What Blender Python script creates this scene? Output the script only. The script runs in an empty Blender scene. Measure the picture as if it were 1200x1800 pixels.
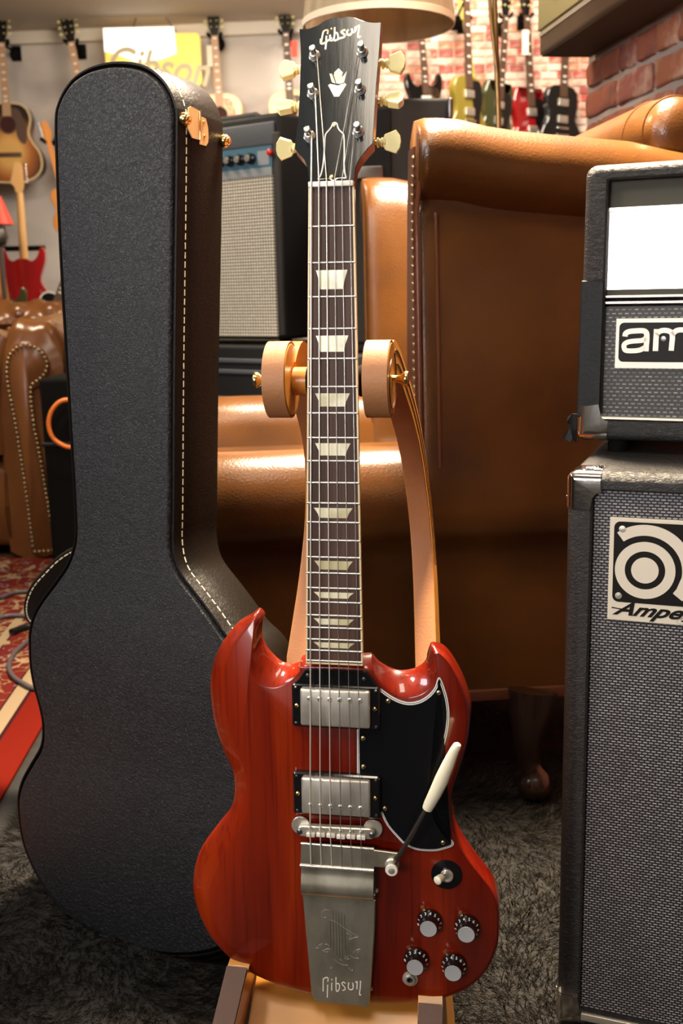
import bpy, bmesh, math, random
from mathutils import Vector, Matrix
import numpy as np
PI = math.pi
SC = bpy.context.scene
COL = SC.collection
R = math.radians
random.seed(7)

# ------------------------------------------------------------------ camera
def frame_matrix(F):
    o, a, b, c = F
    return Matrix(((a[0], a[1], a[2], o[0]), (b[0], b[1], b[2], o[1]), (c[0], c[1], c[2], o[2]), (0, 0, 0, 1)))
cam = bpy.data.cameras.new('camera')
cam.sensor_fit = 'VERTICAL'; cam.sensor_height = 36.0; cam.lens = 38.0     # 1900 px over an 1800 px tall frame
cam.clip_start = 0.05; cam.clip_end = 60
cam.dof.use_dof = True; cam.dof.focus_distance = 1.14; cam.dof.aperture_fstop = 9.0
co = bpy.data.objects.new('camera', cam); COL.objects.link(co)
co.matrix_world = Matrix.Translation((0, 0, 0.82)) @ Matrix.Rotation(R(90 - 11.5), 4, 'X') @ Matrix.Rotation(R(-1.2), 4, 'Z')
SC.camera = co
# ------------------------------------------------------------------ world and lights
w = bpy.data.worlds.new('world'); SC.world = w; w.use_nodes = True
bg = w.node_tree.nodes['Background']; bg.inputs[0].default_value = (1.0, 0.80, 0.58, 1); bg.inputs[1].default_value = 0.045
def area(name, loc, target, size, power, color=(1, 0.82, 0.60), size_y=None, spread=180):
    l = bpy.data.lights.new(name, 'AREA'); l.energy = power; l.color = color; l.spread = R(spread)
    l.shape = 'RECTANGLE'; l.size = size; l.size_y = size_y or size
    o = bpy.data.objects.new(name, l); COL.objects.link(o); o.location = loc
    d = Vector(target) - Vector(loc); o.rotation_euler = d.to_track_quat('-Z', 'Y').to_euler()
    return o
area('ceiling_lamp', (-0.19, -0.08, 2.60), (-0.10, 1.1, 0.4), 0.56, 13, (1, 0.86, 0.68), 0.7)
area('added_case_light', (-0.66, 0.82, 1.62), (-0.25, 1.25, 0.85), 0.18, 4.6, (1, 0.88, 0.74))  # unseen light, added to brighten the case towards its top
area('ceiling_lamp', (0.22, 1.72, 2.25), (0.26, 1.75, 0.4), 0.36, 64, (1, 0.80, 0.56), None, 80)
area('ceiling_lamp', (-1.6, 3.0, 2.5), (-1.0, 3.6, 0.4), 0.6, 36, (1, 0.83, 0.62))
area('ceiling_lamp', (-0.6, 5.3, 2.40), (-0.6, 7.3, 1.7), 0.7, 40, (1, 0.86, 0.68), 1.6)
area('ceiling_lamp', (1.0, 5.9, 3.2), (0.9, 7.5, 2.1), 1.0, 62, (1, 0.86, 0.68))
area('ceiling_lamp', (0.45, 2.75, 2.6), (1.0, 2.6, 1.0), 0.35, 44, (1, 0.85, 0.70))
area('added_panel_light', (-1.5, -1.7, 1.30), (0.36, 1.2, 0.86), 1.1, 3.6, (0.98, 0.95, 0.95), 0.7, 50)  # added light behind the camera, mirrored white by the amp head's control panel
area('added_left_light', (-2.2, 0.60, 1.85), (-0.3, 1.25, 1.0), 0.8, 10, (0.93, 0.94, 1.0), 0.7, 120)  # added light at left for sheen on the case and guitar bevels
SC.view_settings.view_transform = 'Standard'
SC.view_settings.look = 'None'
SC.view_settings.gamma = 1.0
SC.view_settings.use_curve_mapping = False
SC.view_settings.exposure = 0.55

# ------------------------------------------------------------------ materials
def mat(name, col, rough=0.5, metal=0.0, coat=0.0, bump=None, mix=None, spec=None, emit=None, trans=0, sss=0):
    """bump=(kind, scale, strength[, xyz stretch]); mix=(colour2, scale, stretch, lo, hi) noise mix"""
    m = bpy.data.materials.new(name); m.use_nodes = True
    nt = m.node_tree; b = nt.nodes['Principled BSDF']
    b.inputs['Base Color'].default_value = (*col, 1); b.inputs['Roughness'].default_value = rough
    b.inputs['Metallic'].default_value = metal; b.inputs['Coat Weight'].default_value = coat
    b.inputs['Coat Roughness'].default_value = 0.06
    if spec is not None: b.inputs['Specular IOR Level'].default_value = spec
    if trans: b.inputs['Transmission Weight'].default_value = trans
    if sss: b.inputs['Subsurface Weight'].default_value = sss; b.inputs['Subsurface Radius'].default_value = (0.01, 0.006, 0.003)
    if emit: b.inputs['Emission Color'].default_value = (*emit[0], 1); b.inputs['Emission Strength'].default_value = emit[1]
    tc = nt.nodes.new('ShaderNodeTexCoord')
    def mapped(st):
        mp = nt.nodes.new('ShaderNodeMapping'); mp.inputs['Scale'].default_value = st
        nt.links.new(tc.outputs['Object'], mp.inputs['Vector']); return mp
    if mix:
        c2, sc, st, lo, hi = mix
        n = nt.nodes.new('ShaderNodeTexNoise'); n.inputs['Scale'].default_value = sc; n.inputs['Detail'].default_value = 6
        nt.links.new(mapped(st).outputs[0], n.inputs['Vector'])
        r = nt.nodes.new('ShaderNodeValToRGB'); r.color_ramp.elements[0].position = lo; r.color_ramp.elements[1].position = hi
        r.color_ramp.elements[0].color = (*col, 1); r.color_ramp.elements[1].color = (*c2, 1)
        nt.links.new(n.outputs['Fac'], r.inputs['Fac']); nt.links.new(r.outputs['Color'], b.inputs['Base Color'])
    if bump:
        kind, sc, stn = bump[:3]; st = bump[3] if len(bump) > 3 else (1, 1, 1)
        bn = nt.nodes.new('ShaderNodeBump'); bn.inputs['Strength'].default_value = stn; bn.inputs['Distance'].default_value = 0.002
        if kind == 'voronoi':
            t = nt.nodes.new('ShaderNodeTexVoronoi'); t.feature = 'DISTANCE_TO_EDGE'; out = t.outputs['Distance']
        else:
            t = nt.nodes.new('ShaderNodeTexNoise'); t.inputs['Detail'].default_value = 5; t.inputs['Roughness'].default_value = 0.6
            if kind == 'grain': t.inputs['Distortion'].default_value = 1.6
            out = t.outputs['Fac']
        t.inputs['Scale'].default_value = sc
        nt.links.new(mapped(st).outputs[0], t.inputs['Vector']); nt.links.new(out, bn.inputs['Height'])
        nt.links.new(bn.outputs[0], b.inputs['Normal'])
    m['bsdf'] = 1
    return m
def brick_cloth(name, c1, c2, mortar, bw, rh, ms, rough=0.6, bump=0.5, rot=None, offset=0.5):
    m = bpy.data.materials.new(name); m.use_nodes = True; nt = m.node_tree; b = nt.nodes['Principled BSDF']
    b.inputs['Roughness'].default_value = rough
    tc = nt.nodes.new('ShaderNodeTexCoord'); mp = nt.nodes.new('ShaderNodeMapping')
    if rot: mp.inputs['Rotation'].default_value = rot
    t = nt.nodes.new('ShaderNodeTexBrick'); t.offset = offset; t.inputs['Scale'].default_value = 1
    t.inputs['Color1'].default_value = (*c1, 1); t.inputs['Color2'].default_value = (*c2, 1); t.inputs['Mortar'].default_value = (*mortar, 1)
    t.inputs['Brick Width'].default_value = bw; t.inputs['Row Height'].default_value = rh; t.inputs['Mortar Size'].default_value = ms
    nt.links.new(tc.outputs['Object'], mp.inputs[0]); nt.links.new(mp.outputs[0], t.inputs['Vector'])
    nt.links.new(t.outputs['Color'], b.inputs['Base Color'])
    bn = nt.nodes.new('ShaderNodeBump'); bn.invert = True; bn.inputs['Strength'].default_value = bump; bn.inputs['Distance'].default_value = 0.001
    nt.links.new(t.outputs['Fac'], bn.inputs['Height']); nt.links.new(bn.outputs[0], b.inputs['Normal'])
    return m
def cherry(name):
    m = mat(name, (0.22, 0.012, 0.006), 0.30, coat=0.8, spec=0.25); nt = m.node_tree; b = nt.nodes['Principled BSDF']
    tc = nt.nodes.new('ShaderNodeTexCoord')
    def noise(sc, st, det=6, dist=0.0):
        mp = nt.nodes.new('ShaderNodeMapping'); mp.inputs['Scale'].default_value = st
        n = nt.nodes.new('ShaderNodeTexNoise'); n.inputs['Scale'].default_value = sc; n.inputs['Detail'].default_value = det; n.inputs['Distortion'].default_value = dist
        nt.links.new(tc.outputs['Object'], mp.inputs[0]); nt.links.new(mp.outputs[0], n.inputs['Vector']); return n
    def ramp(src, els):
        r = nt.nodes.new('ShaderNodeValToRGB')
        while len(r.color_ramp.elements) < len(els): r.color_ramp.elements.new(0.5)
        for e, (p, c) in zip(r.color_ramp.elements, els): e.position = p; e.color = (*c, 1)
        nt.links.new(src.outputs['Fac'], r.inputs['Fac']); return r
    a = ramp(noise(16, (1, 0.10, 1), 4, 0.3), [(0.30, (0.080, 0.0025, 0.0008)), (0.48, (0.155, 0.0075, 0.001)), (0.62, (0.26, 0.0165, 0.0013)), (0.75, (0.38, 0.042, 0.002))])
    g = ramp(noise(260, (1, 0.022, 1), 3, 0.2), [(0.34, (0.45, 0.38, 0.36)), (0.47, (1, 1, 1)), (0.7, (1.0, 1.0, 1.0))])
    mx = nt.nodes.new('ShaderNodeMix'); mx.data_type = 'RGBA'; mx.blend_type = 'MULTIPLY'; mx.inputs[0].default_value = 0.55
    nt.links.new(a.outputs[0], mx.inputs[6]); nt.links.new(g.outputs[0], mx.inputs[7]); nt.links.new(mx.outputs[2], b.inputs['Base Color'])
    return m
M = {}
M['cherry'] = cherry('cherry_lacquered_mahogany')
M['neckwood'] = mat('cherry_neck', (0.30, 0.06, 0.02), 0.3, coat=0.8)
M['black_gloss'] = mat('black_gloss', (0.006, 0.006, 0.007), 0.16, coat=0.5)
M['black_plastic'] = mat('black_plastic', (0.005, 0.005, 0.006), 0.22, spec=0.3)
M['headface'] = mat('headstock_black', (0.012, 0.015, 0.017), 0.13, coat=0.3, bump=('noise', 120, 0.03, (1, 0.1, 1)))
M['white_ply'] = mat('white_ply', (0.78, 0.78, 0.74), 0.35)
M['rosewood'] = mat('rosewood', (0.036, 0.016, 0.010), 0.5, spec=0.25, mix=((0.095, 0.046, 0.030), 60, (1, 0.05, 1), 0.35, 0.7), bump=('noise', 400, 0.15, (1, 0.04, 1)))
M['binding'] = mat('cream_binding', (0.72, 0.56, 0.30), 0.35)
M['bone'] = mat('bone_nut', (0.85, 0.80, 0.70), 0.3)
M['pearl'] = mat('pearloid', (0.76, 0.71, 0.50), 0.28, coat=0.3, mix=((0.52, 0.46, 0.25), 34, (1, 1, 1), 0.42, 0.62))
M['pearlw'] = mat('logo_pearl', (0.92, 0.86, 0.76), 0.2, coat=0.4, mix=((0.85, 0.62, 0.36), 60, (1, 1, 1), 0.45, 0.65))
M['nickel'] = mat('aged_nickel', (0.66, 0.61, 0.52), 0.38, 0.72, mix=((0.40, 0.36, 0.30), 45, (1, 0.5, 1), 0.40, 0.75), bump=('noise', 90, 0.08))
M['nickel_tail'] = mat('tailpiece_nickel', (0.50, 0.46, 0.36), 0.36, 0.8, mix=((0.30, 0.27, 0.20), 38, (1, 0.5, 1), 0.40, 0.72), bump=('noise', 90, 0.08))
M['nickel_bright'] = mat('bright_nickel', (0.84, 0.80, 0.72), 0.22, 0.8)
M['fretwire'] = mat('fret_wire', (0.62, 0.61, 0.57), 0.28, 0.9)
M['steel'] = mat('steel_string', (0.50, 0.48, 0.44), 0.3, 0.85)
M['wound'] = mat('wound_string', (0.88, 0.82, 0.70), 0.3, 0.6)
M['iron'] = mat('dark_steel', (0.22, 0.21, 0.20), 0.35, 1.0)
M['screwbrass'] = mat('screw_brass', (0.75, 0.58, 0.30), 0.3, 1.0)
M['tuner'] = mat('aged_tuner_plastic', (0.86, 0.78, 0.38), 0.3, sss=0.1)
M['cream'] = mat('cream_plastic', (0.88, 0.80, 0.58), 0.35, sss=0.1)
M['stitch'] = mat('cream_thread', (0.80, 0.72, 0.50), 0.7)
M['knobtop'] = mat('silver_knob_cap', (0.62, 0.62, 0.62), 0.35, 0.45)
M['numeral'] = mat('numeral_white', (0.85, 0.83, 0.78), 0.5)
M['tolex_case'] = mat('case_vinyl', (0.0115, 0.012, 0.0135), 0.38, bump=('grain', 210, 1.0), spec=0.42)
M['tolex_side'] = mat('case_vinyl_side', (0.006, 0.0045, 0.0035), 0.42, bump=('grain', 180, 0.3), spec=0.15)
M['brass'] = mat('brass', (0.85, 0.60, 0.24), 0.2, 1.0)
M['brass_dull'] = mat('brass_plate', (0.66, 0.52, 0.26), 0.42, 0.6)
M['maple'] = mat('stand_lacquered_beech', (0.50, 0.20, 0.028), 0.35, coat=0.15, mix=((0.60, 0.27, 0.045), 14, (1, 1, 0.15), 0.35, 0.7))
M['leatherpad'] = mat('tan_leather_strip', (0.40, 0.17, 0.065), 0.55, bump=('noise', 300, 0.2))
M['padbrown'] = mat('brown_foam_pad', (0.13, 0.075, 0.055), 0.8, bump=('noise', 500, 0.5))
M['rubber'] = mat('black_rubber', (0.004, 0.0035, 0.003), 0.8, spec=0.1)
M['tolex_amp'] = mat('amp_vinyl', (0.020, 0.019, 0.018), 0.40, bump=('grain', 150, 1.0, (1, 1.8, 1)), spec=0.5)
M['chrome'] = mat('chrome_corner', (0.86, 0.83, 0.78), 0.12, 1.0, bump=('noise', 30, 0.12))
M['alu'] = mat('brushed_aluminium', (0.78, 0.75, 0.68), 0.38, 0.5)
M['trimstrip'] = mat('champagne_trim', (0.62, 0.56, 0.44), 0.35, 0.6)
M['panelwhite'] = mat('polished_control_panel', (0.97, 0.96, 0.94), 0.28, 0.75)
M['panelgrey'] = mat('panel_shade_grey', (0.075, 0.072, 0.058), 0.7, spec=0.1)  # shade on the upper part of the panel face is put into this grey
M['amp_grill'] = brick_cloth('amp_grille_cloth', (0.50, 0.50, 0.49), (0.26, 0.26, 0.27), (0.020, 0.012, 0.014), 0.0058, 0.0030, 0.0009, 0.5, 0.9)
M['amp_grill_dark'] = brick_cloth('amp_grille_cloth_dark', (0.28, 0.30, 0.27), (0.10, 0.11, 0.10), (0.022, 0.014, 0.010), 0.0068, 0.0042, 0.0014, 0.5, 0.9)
M['badge'] = mat('badge_cream', (0.72, 0.64, 0.50), 0.4)
M['badge_w'] = mat('badge_white', (0.92, 0.86, 0.74), 0.35)
M['badge_k'] = mat('badge_black', (0.012, 0.010, 0.008), 0.45, spec=0.12)
M['leather'] = mat('tan_leather', (0.082, 0.030, 0.0055), 0.30, bump=('voronoi', 170, 0.18), mix=((0.038, 0.0135, 0.0024), 5, (1, 1, 1), 0.40, 0.68), spec=0.5)
M['leather_dark'] = mat('dark_leather_welt', (0.10, 0.032, 0.014), 0.35, bump=('voronoi', 150, 0.2))
M['leather_sofa'] = mat('sofa_leather', (0.17, 0.066, 0.018), 0.26, bump=('noise', 40, 0.2), mix=((0.14, 0.05, 0.016), 7, (1, 1, 1), 0.4, 0.68))
M['nail'] = mat('antique_nail', (0.32, 0.25, 0.15), 0.3, 0.8)
M['darkwood'] = mat('dark_mahogany_leg', (0.018, 0.008, 0.005), 0.25, coat=0.5)
M['silver_grill'] = brick_cloth('silver_grille', (0.98, 0.95, 0.82), (0.86, 0.82, 0.68), (0.18, 0.16, 0.12), 0.0090, 0.0085, 0.0020, 0.7, 0.6, offset=0.0)
M['amp_grey'] = mat('grey_blue_vinyl', (0.075, 0.085, 0.095), 0.5, bump=('grain', 100, 0.4))
M['amp_blue'] = mat('amp_blue_panel', (0.10, 0.22, 0.30), 0.35, 0.3)
M['amp_silver'] = mat('amp_silver_panel', (0.45, 0.50, 0.52), 0.35, 0.5)
M['red_lens'] = mat('red_jewel', (0.6, 0.02, 0.02), 0.2)
M['black_fab'] = mat('black_vinyl_far', (0.010, 0.010, 0.010), 0.5, bump=('grain', 90, 0.3), spec=0.2)
M['grey_fab'] = mat('charcoal_vinyl_far', (0.030, 0.028, 0.026), 0.55, spec=0.3, bump=('grain', 90, 0.3))
M['orange'] = mat('orange_cable', (0.95, 0.24, 0.03), 0.4)
M['cable'] = mat('dark_cable', (0.05, 0.04, 0.045), 0.5)
M['wall'] = mat('mural_wallpaper', (0.62, 0.57, 0.54), 0.8, mix=((0.34, 0.30, 0.31), 1.15, (0.8, 1.9, 1), 0.47, 0.68))
M['white_trim'] = mat('white_trim', (0.72, 0.66, 0.58), 0.6)
M['ceil'] = mat('ceiling_beige', (0.50, 0.42, 0.34), 0.8)
M['paint'] = mat('room_paint', (0.40, 0.33, 0.27), 0.8)
M['mortar_pale'] = mat('pale_mortar', (0.78, 0.64, 0.54), 0.85, bump=('noise', 30, 0.4))
M['mortar_grey'] = mat('grey_mortar', (0.42, 0.35, 0.31), 0.9, bump=('noise', 60, 0.9), mix=((0.50, 0.42, 0.36), 9, (1, 1, 1), 0.52, 0.66))
for k, c, c2 in (('brick_a', (0.55, 0.10, 0.07), (0.70, 0.42, 0.34)), ('brick_b', (0.66, 0.24, 0.13), (0.80, 0.55, 0.42)), ('brick_c', (0.78, 0.58, 0.48), (0.60, 0.28, 0.20)),
                 ('brick_d', (0.84, 0.70, 0.60), (0.74, 0.50, 0.42)), ('brick_e', (0.40, 0.09, 0.08), (0.6, 0.25, 0.2))):
    M[k] = mat(k, c, 0.8, mix=(c2, 14, (1, 1, 1), 0.48, 0.66), bump=('noise', 40, 0.4))
for k, c, c2 in (('old_brick_a', (0.42, 0.13, 0.075), (0.26, 0.10, 0.075)), ('old_brick_b', (0.48, 0.17, 0.09), (0.58, 0.36, 0.25)), ('old_brick_c', (0.32, 0.10, 0.075), (0.50, 0.30, 0.22))):
    M[k] = mat(k, c, 0.8, mix=(c2, 22, (1, 1, 1), 0.46, 0.66), bump=('noise', 60, 1.0))
M['shade'] = mat('cream_lampshade', (0.44, 0.35, 0.22), 0.75, bump=('noise', 30, 0.3, (3, 3, 0.1)), mix=((0.33, 0.25, 0.145), 14, (2, 2, 0.15), 0.4, 0.65), sss=0.15)
M['shade_in'] = mat('lampshade_lining', (0.42, 0.32, 0.19), 0.8)
M['pole'] = mat('antique_brass_pole', (0.30, 0.19, 0.08), 0.35, 1.0)
M['combo_beige'] = mat('beige_amp_grille', (0.46, 0.40, 0.19), 0.7, bump=('noise', 300, 0.4))
M['combo_brown'] = mat('brown_amp_vinyl', (0.11, 0.062, 0.034), 0.5, bump=('grain', 120, 0.3))
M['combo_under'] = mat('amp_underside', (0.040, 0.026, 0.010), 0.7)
M['piping'] = mat('cream_piping', (0.70, 0.62, 0.48), 0.5)
M['gold'] = mat('gold_badge', (0.80, 0.60, 0.15), 0.3, 1.0)
M['sign_y'] = mat('yellow_sign', (0.95, 0.66, 0.10), 0.4, emit=((1.0, 0.66, 0.16), 0.30))
M['sign_w'] = mat('white_sign_panel', (0.97, 0.95, 0.90), 0.4, emit=((1.0, 0.93, 0.82), 0.9))
M['sign_l'] = mat('grey_sign_letter', (0.60, 0.50, 0.32), 0.4)
M['natural'] = mat('natural_spruce', (0.80, 0.50, 0.18), 0.3, coat=0.4)
M['amber'] = mat('amber_wood', (0.60, 0.22, 0.04), 0.3, coat=0.5)
M['tort'] = mat('orange_pickguard', (0.62, 0.12, 0.03), 0.3, mix=((0.85, 0.38, 0.12), 30, (1, 1, 1), 0.45, 0.6))
M['darkfb'] = mat('dark_fingerboard', (0.10, 0.055, 0.035), 0.5)
M['palefb'] = mat('pale_fingerboard', (0.50, 0.30, 0.18), 0.5)
M['maple_neck'] = mat('maple_neck', (0.62, 0.36, 0.14), 0.3, coat=0.4)
M['mother'] = mat('far_inlay', (0.85, 0.80, 0.72), 0.4)
M['red_m'] = mat('red_guitar_finish', (0.33, 0.008, 0.010), 0.18, coat=1.0)
M['redbright'] = mat('red_shade', (0.85, 0.06, 0.03), 0.5)
M['olive'] = mat('olive_gold_finish', (0.28, 0.21, 0.03), 0.3, coat=0.7)
M['oliveblk'] = mat('dark_olive_finish', (0.055, 0.06, 0.02), 0.15, coat=1)
M['yellow'] = mat('yellow_finish', (0.85, 0.72, 0.16), 0.25, coat=1)
M['hole'] = mat('sound_hole_dark', (0.05, 0.012, 0.008), 0.9)
M['tag'] = mat('price_tag', (0.85, 0.76, 0.60), 0.6)
M['tagblue'] = mat('blue_tag', (0.35, 0.48, 0.60), 0.6)
def sunburst():
    m = mat('sunburst_top', (0.8, 0.5, 0.2), 0.3, coat=0.6); nt = m.node_tree; b = nt.nodes['Principled BSDF']
    tc = nt.nodes.new('ShaderNodeTexCoord'); mp = nt.nodes.new('ShaderNodeMapping'); mp.inputs['Location'].default_value = (0, -0.18, 0); mp.inputs['Scale'].default_value = (1.15, 1, 0)
    mp.inputs['Location'].default_value = (0, -0.19, 0)
    l = nt.nodes.new('ShaderNodeVectorMath'); l.operation = 'LENGTH'; r = nt.nodes.new('ShaderNodeValToRGB')
    e = r.color_ramp.elements; e[0].position = 0.08; e[0].color = (0.80, 0.46, 0.14, 1); e[1].position = 0.25; e[1].color = (0.02, 0.008, 0.006, 1)
    x = e.new(0.16); x.color = (0.42, 0.13, 0.03, 1)
    nt.links.new(tc.outputs['Object'], mp.inputs[0]); nt.links.new(mp.outputs[0], l.inputs[0]); nt.links.new(l.outputs['Value'], r.inputs[0]); nt.links.new(r.outputs[0], b.inputs['Base Color'])
    return m
M['burst'] = sunburst()

# ------------------------------------------------------------------ helpers
def tag(o, label=None, cat=None, group=None, kind=None):
    if label: o['label'] = label
    if cat: o['category'] = cat
    if group: o['group'] = group
    if kind: o['kind'] = kind
    return o
def thing(name, label, cat, F=None, loc=None, rotz=0, group=None):
    o = bpy.data.objects.new(name, None); COL.objects.link(o); o.empty_display_size = 0.05
    if F is not None: o.matrix_world = frame_matrix(F)
    elif loc is not None: o.location = loc; o.rotation_euler = (0, 0, rotz)
    return tag(o, label, cat, group)
def obj(name, V, Fc, m, parent=None, smooth=30, rel=None, kind=None):
    me = bpy.data.meshes.new(name); me.from_pydata([tuple(v) for v in V], [], Fc)
    bm = bmesh.new(); bm.from_mesh(me); bmesh.ops.recalc_face_normals(bm, faces=bm.faces); bm.to_mesh(me); bm.free()
    me.materials.append(M[m] if isinstance(m, str) else m)
    if smooth:
        me.shade_smooth(); me.set_sharp_from_angle(angle=R(smooth))
    o = bpy.data.objects.new(name, me); COL.objects.link(o)
    if parent is not None: o.parent = parent
    if rel is not None: o.matrix_local = frame_matrix(rel) if isinstance(rel, tuple) else rel
    if kind: o['kind'] = kind
    return o
class MB:
    def __init__(s): s.v = []; s.f = []
    def add(s, V, Fc):
        n = len(s.v); s.v += [tuple(v) for v in V]; s.f += [[i + n for i in f] for f in Fc]; return s
    def obj(s, name, m, parent=None, smooth=30, rel=None, kind=None): return obj(name, s.v, s.f, m, parent, smooth, rel, kind)
def g_loft(rings, closed=True, cap0=False, cap1=False):
    n = len(rings[0]); V = [p for r in rings for p in r]; Fc = []
    for i in range(len(rings) - 1):
        for j in range(n if closed else n - 1):
            k = (j + 1) % n; Fc.append([i*n + j, i*n + k, (i+1)*n + k, (i+1)*n + j])
    if cap0: Fc.append(list(range(n))[::-1])
    if cap1: Fc.append([(len(rings)-1)*n + j for j in range(n)])
    return V, Fc
def g_prism(poly, z0, z1, bev=0.0):
    """polygon in XY extruded along Z, optional chamfer on the z1 edge"""
    if bev: rings = [[(x, y, z0) for x, y in poly], [(x, y, z1 - bev) for x, y in poly], [(x, y, z1) for x, y in inset(poly, bev)]]
    else: rings = [[(x, y, z0) for x, y in poly], [(x, y, z1) for x, y in poly]]
    return g_loft(rings, True, True, True)
def area2(p): return sum(p[i][0]*p[(i+1) % len(p)][1] - p[(i+1) % len(p)][0]*p[i][1] for i in range(len(p)))
def inset(poly, d):
    s = 1 if area2(poly) > 0 else -1; n = len(poly); out = []
    for i in range(n):
        a, b, c = Vector(poly[i-1][:2]), Vector(poly[i][:2]), Vector(poly[(i+1) % n][:2])
        e1 = (b - a); e2 = (c - b)
        if e1.length < 1e-9: e1 = e2
        if e2.length < 1e-9: e2 = e1
        e1 = e1.normalized(); e2 = e2.normalized()
        n1 = Vector((-e1.y, e1.x))*s; n2 = Vector((-e2.y, e2.x))*s; m = n1 + n2
        if m.length < 1e-6: m = n1
        m.normalize(); k = d / max(0.45, m.dot(n1)); out.append((b.x + m.x*k, b.y + m.y*k))
    return out
def smooth_poly(P, n=4, closed=True):
    out = []; L = len(P)
    rng = range(L) if closed else range(L - 1)
    for i in rng:
        g = (lambda k: P[k % L]) if closed else (lambda k: P[min(max(k, 0), L - 1)])
        p0, p1, p2, p3 = g(i-1), g(i), g(i+1), g(i+2)
        for k in range(n):
            t = k / n
            out.append(tuple(0.5*((2*b) + (-a + c)*t + (2*a - 5*b + 4*c - d)*t*t + (-a + 3*b - 3*c + d)*t**3) for a, b, c, d in zip(p0, p1, p2, p3)))
    if not closed: out.append(tuple(P[-1]))
    return out
def g_box(c, s, bev=0.0):
    x, y, z = c; a, b, d = s[0]/2, s[1]/2, s[2]/2
    if not bev:
        V = [(x+i*a, y+j*b, z+k*d) for k in (-1, 1) for j in (-1, 1) for i in (-1, 1)]
        return V, [[0, 2, 3, 1], [4, 5, 7, 6], [0, 1, 5, 4], [2, 6, 7, 3], [0, 4, 6, 2], [1, 3, 7, 5]]
    bm = bmesh.new(); bmesh.ops.create_cube(bm, size=1)
    for v in bm.verts: v.co = Vector((v.co.x*2*a, v.co.y*2*b, v.co.z*2*d))
    bmesh.ops.bevel(bm, geom=list(bm.edges), offset=bev, segments=3, affect='EDGES', profile=0.5)
    V = [(v.co.x + x, v.co.y + y, v.co.z + z) for v in bm.verts]; bm.verts.index_update()
    Fc = [[v.index for v in f.verts] for f in bm.faces]; bm.free(); return V, Fc
def g_tube(path, r, seg=8, caps=True, closed=False):
    P = [Vector(p) for p in path]; n = len(P); rr = r if isinstance(r, (list, tuple)) else [r]*n
    rings = []; up = None
    for i in range(n):
        t = (P[(i+1) % n] - P[i-1]) if closed else (P[min(i+1, n-1)] - P[max(i-1, 0)])
        if t.length < 1e-9: t = Vector((0, 0, 1))
        t.normalize()
        if up is None:
            up = t.orthogonal().normalized()
        else:
            up = (up - t*up.dot(t)); up = up.normalized() if up.length > 1e-6 else t.orthogonal().normalized()
        s = t.cross(up)
        rings.append([tuple(P[i] + (up*math.cos(2*PI*k/seg) + s*math.sin(2*PI*k/seg))*rr[i]) for k in range(seg)])
    if closed: rings.append(rings[0])
    return g_loft(rings, True, caps and not closed, caps and not closed)
def g_lathe(prof, c=(0, 0, 0), ax=(0, 0, 1), seg=24, caps=True):
    a = Vector(ax).normalized(); u = a.orthogonal().normalized(); v = a.cross(u); c = Vector(c)
    rings = [[tuple(c + a*h + (u*math.cos(2*PI*k/seg) + v*math.sin(2*PI*k/seg))*max(r, 1e-5)) for k in range(seg)] for r, h in prof]
    return g_loft(rings, True, caps, caps)
def circle(cx, cy, r, n=32, a0=0, a1=2*PI): return [(cx + r*math.cos(a0 + (a1-a0)*k/n), cy + r*math.sin(a0 + (a1-a0)*k/n)) for k in range(n if abs(a1-a0) > 6.28 else n + 1)]
def ribbon(path, wd):
    """closed polygon for a stroke"""
    P = [Vector(p) for p in path]; L = []; Rr = []
    for i in range(len(P)):
        t = (P[min(i+1, len(P)-1)] - P[max(i-1, 0)]).normalized(); n = Vector((-t.y, t.x))
        ww = wd[i] if isinstance(wd, (list, tuple)) else wd
        L.append(tuple(P[i] + n*ww/2)); Rr.append(tuple(P[i] - n*ww/2))
    return L, Rr
def g_stroke(path, wd, z0, z1):
    L, Rr = ribbon(path, wd); n = len(L); V = []; Fc = []
    for z in (z0, z1): V += [(x, y, z) for x, y in L] + [(x, y, z) for x, y in Rr]
    for i in range(n-1):
        Fc += [[2*n+i, 2*n+i+1, 3*n+i+1, 3*n+i], [i, n+i, n+i+1, i+1], [i, i+1, 2*n+i+1, 2*n+i], [n+i+1, n+i, 3*n+i, 3*n+i+1]]
    Fc += [[0, 2*n, 3*n, n], [n-1, 2*n-1, 4*n-1, 3*n-1]]
    return V, Fc
def rrect(x0, y0, x1, y1, r, n=5):
    out = []
    for cx, cy, a in ((x1-r, y1-r, 0), (x0+r, y1-r, PI/2), (x0+r, y0+r, PI), (x1-r, y0+r, 3*PI/2)):
        for k in range(n+1): out.append((cx + r*math.cos(a + PI/2*k/n), cy + r*math.sin(a + PI/2*k/n)))
    return out
def text_obj(name, txt, size, m, parent, mat4, extrude=0.0005, shear=0.0, sx=1.0, bold=0.0, align='CENTER'):
    c = bpy.data.curves.new(name, 'FONT'); c.body = txt; c.size = size; c.extrude = extrude; c.shear = shear; c.align_x = align; c.offset = bold
    t = bpy.data.objects.new(name + '_curve', c); COL.objects.link(t)
    bpy.context.view_layer.update()
    me = bpy.data.meshes.new_from_object(t); bpy.data.objects.remove(t); me.name = name
    for v in me.vertices: v.co.x *= sx
    me.materials.clear(); me.materials.append(M[m]); o = bpy.data.objects.new(name, me); COL.objects.link(o); o.parent = parent; o.matrix_local = mat4
    return o
def copy_part(src, parent, mat4=None, name=None):
    c = src.copy(); COL.objects.link(c); c.parent = parent
    if mat4 is not None: c.matrix_local = mat4
    return c
def T(x, y, z): return Matrix.Translation((x, y, z))

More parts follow.
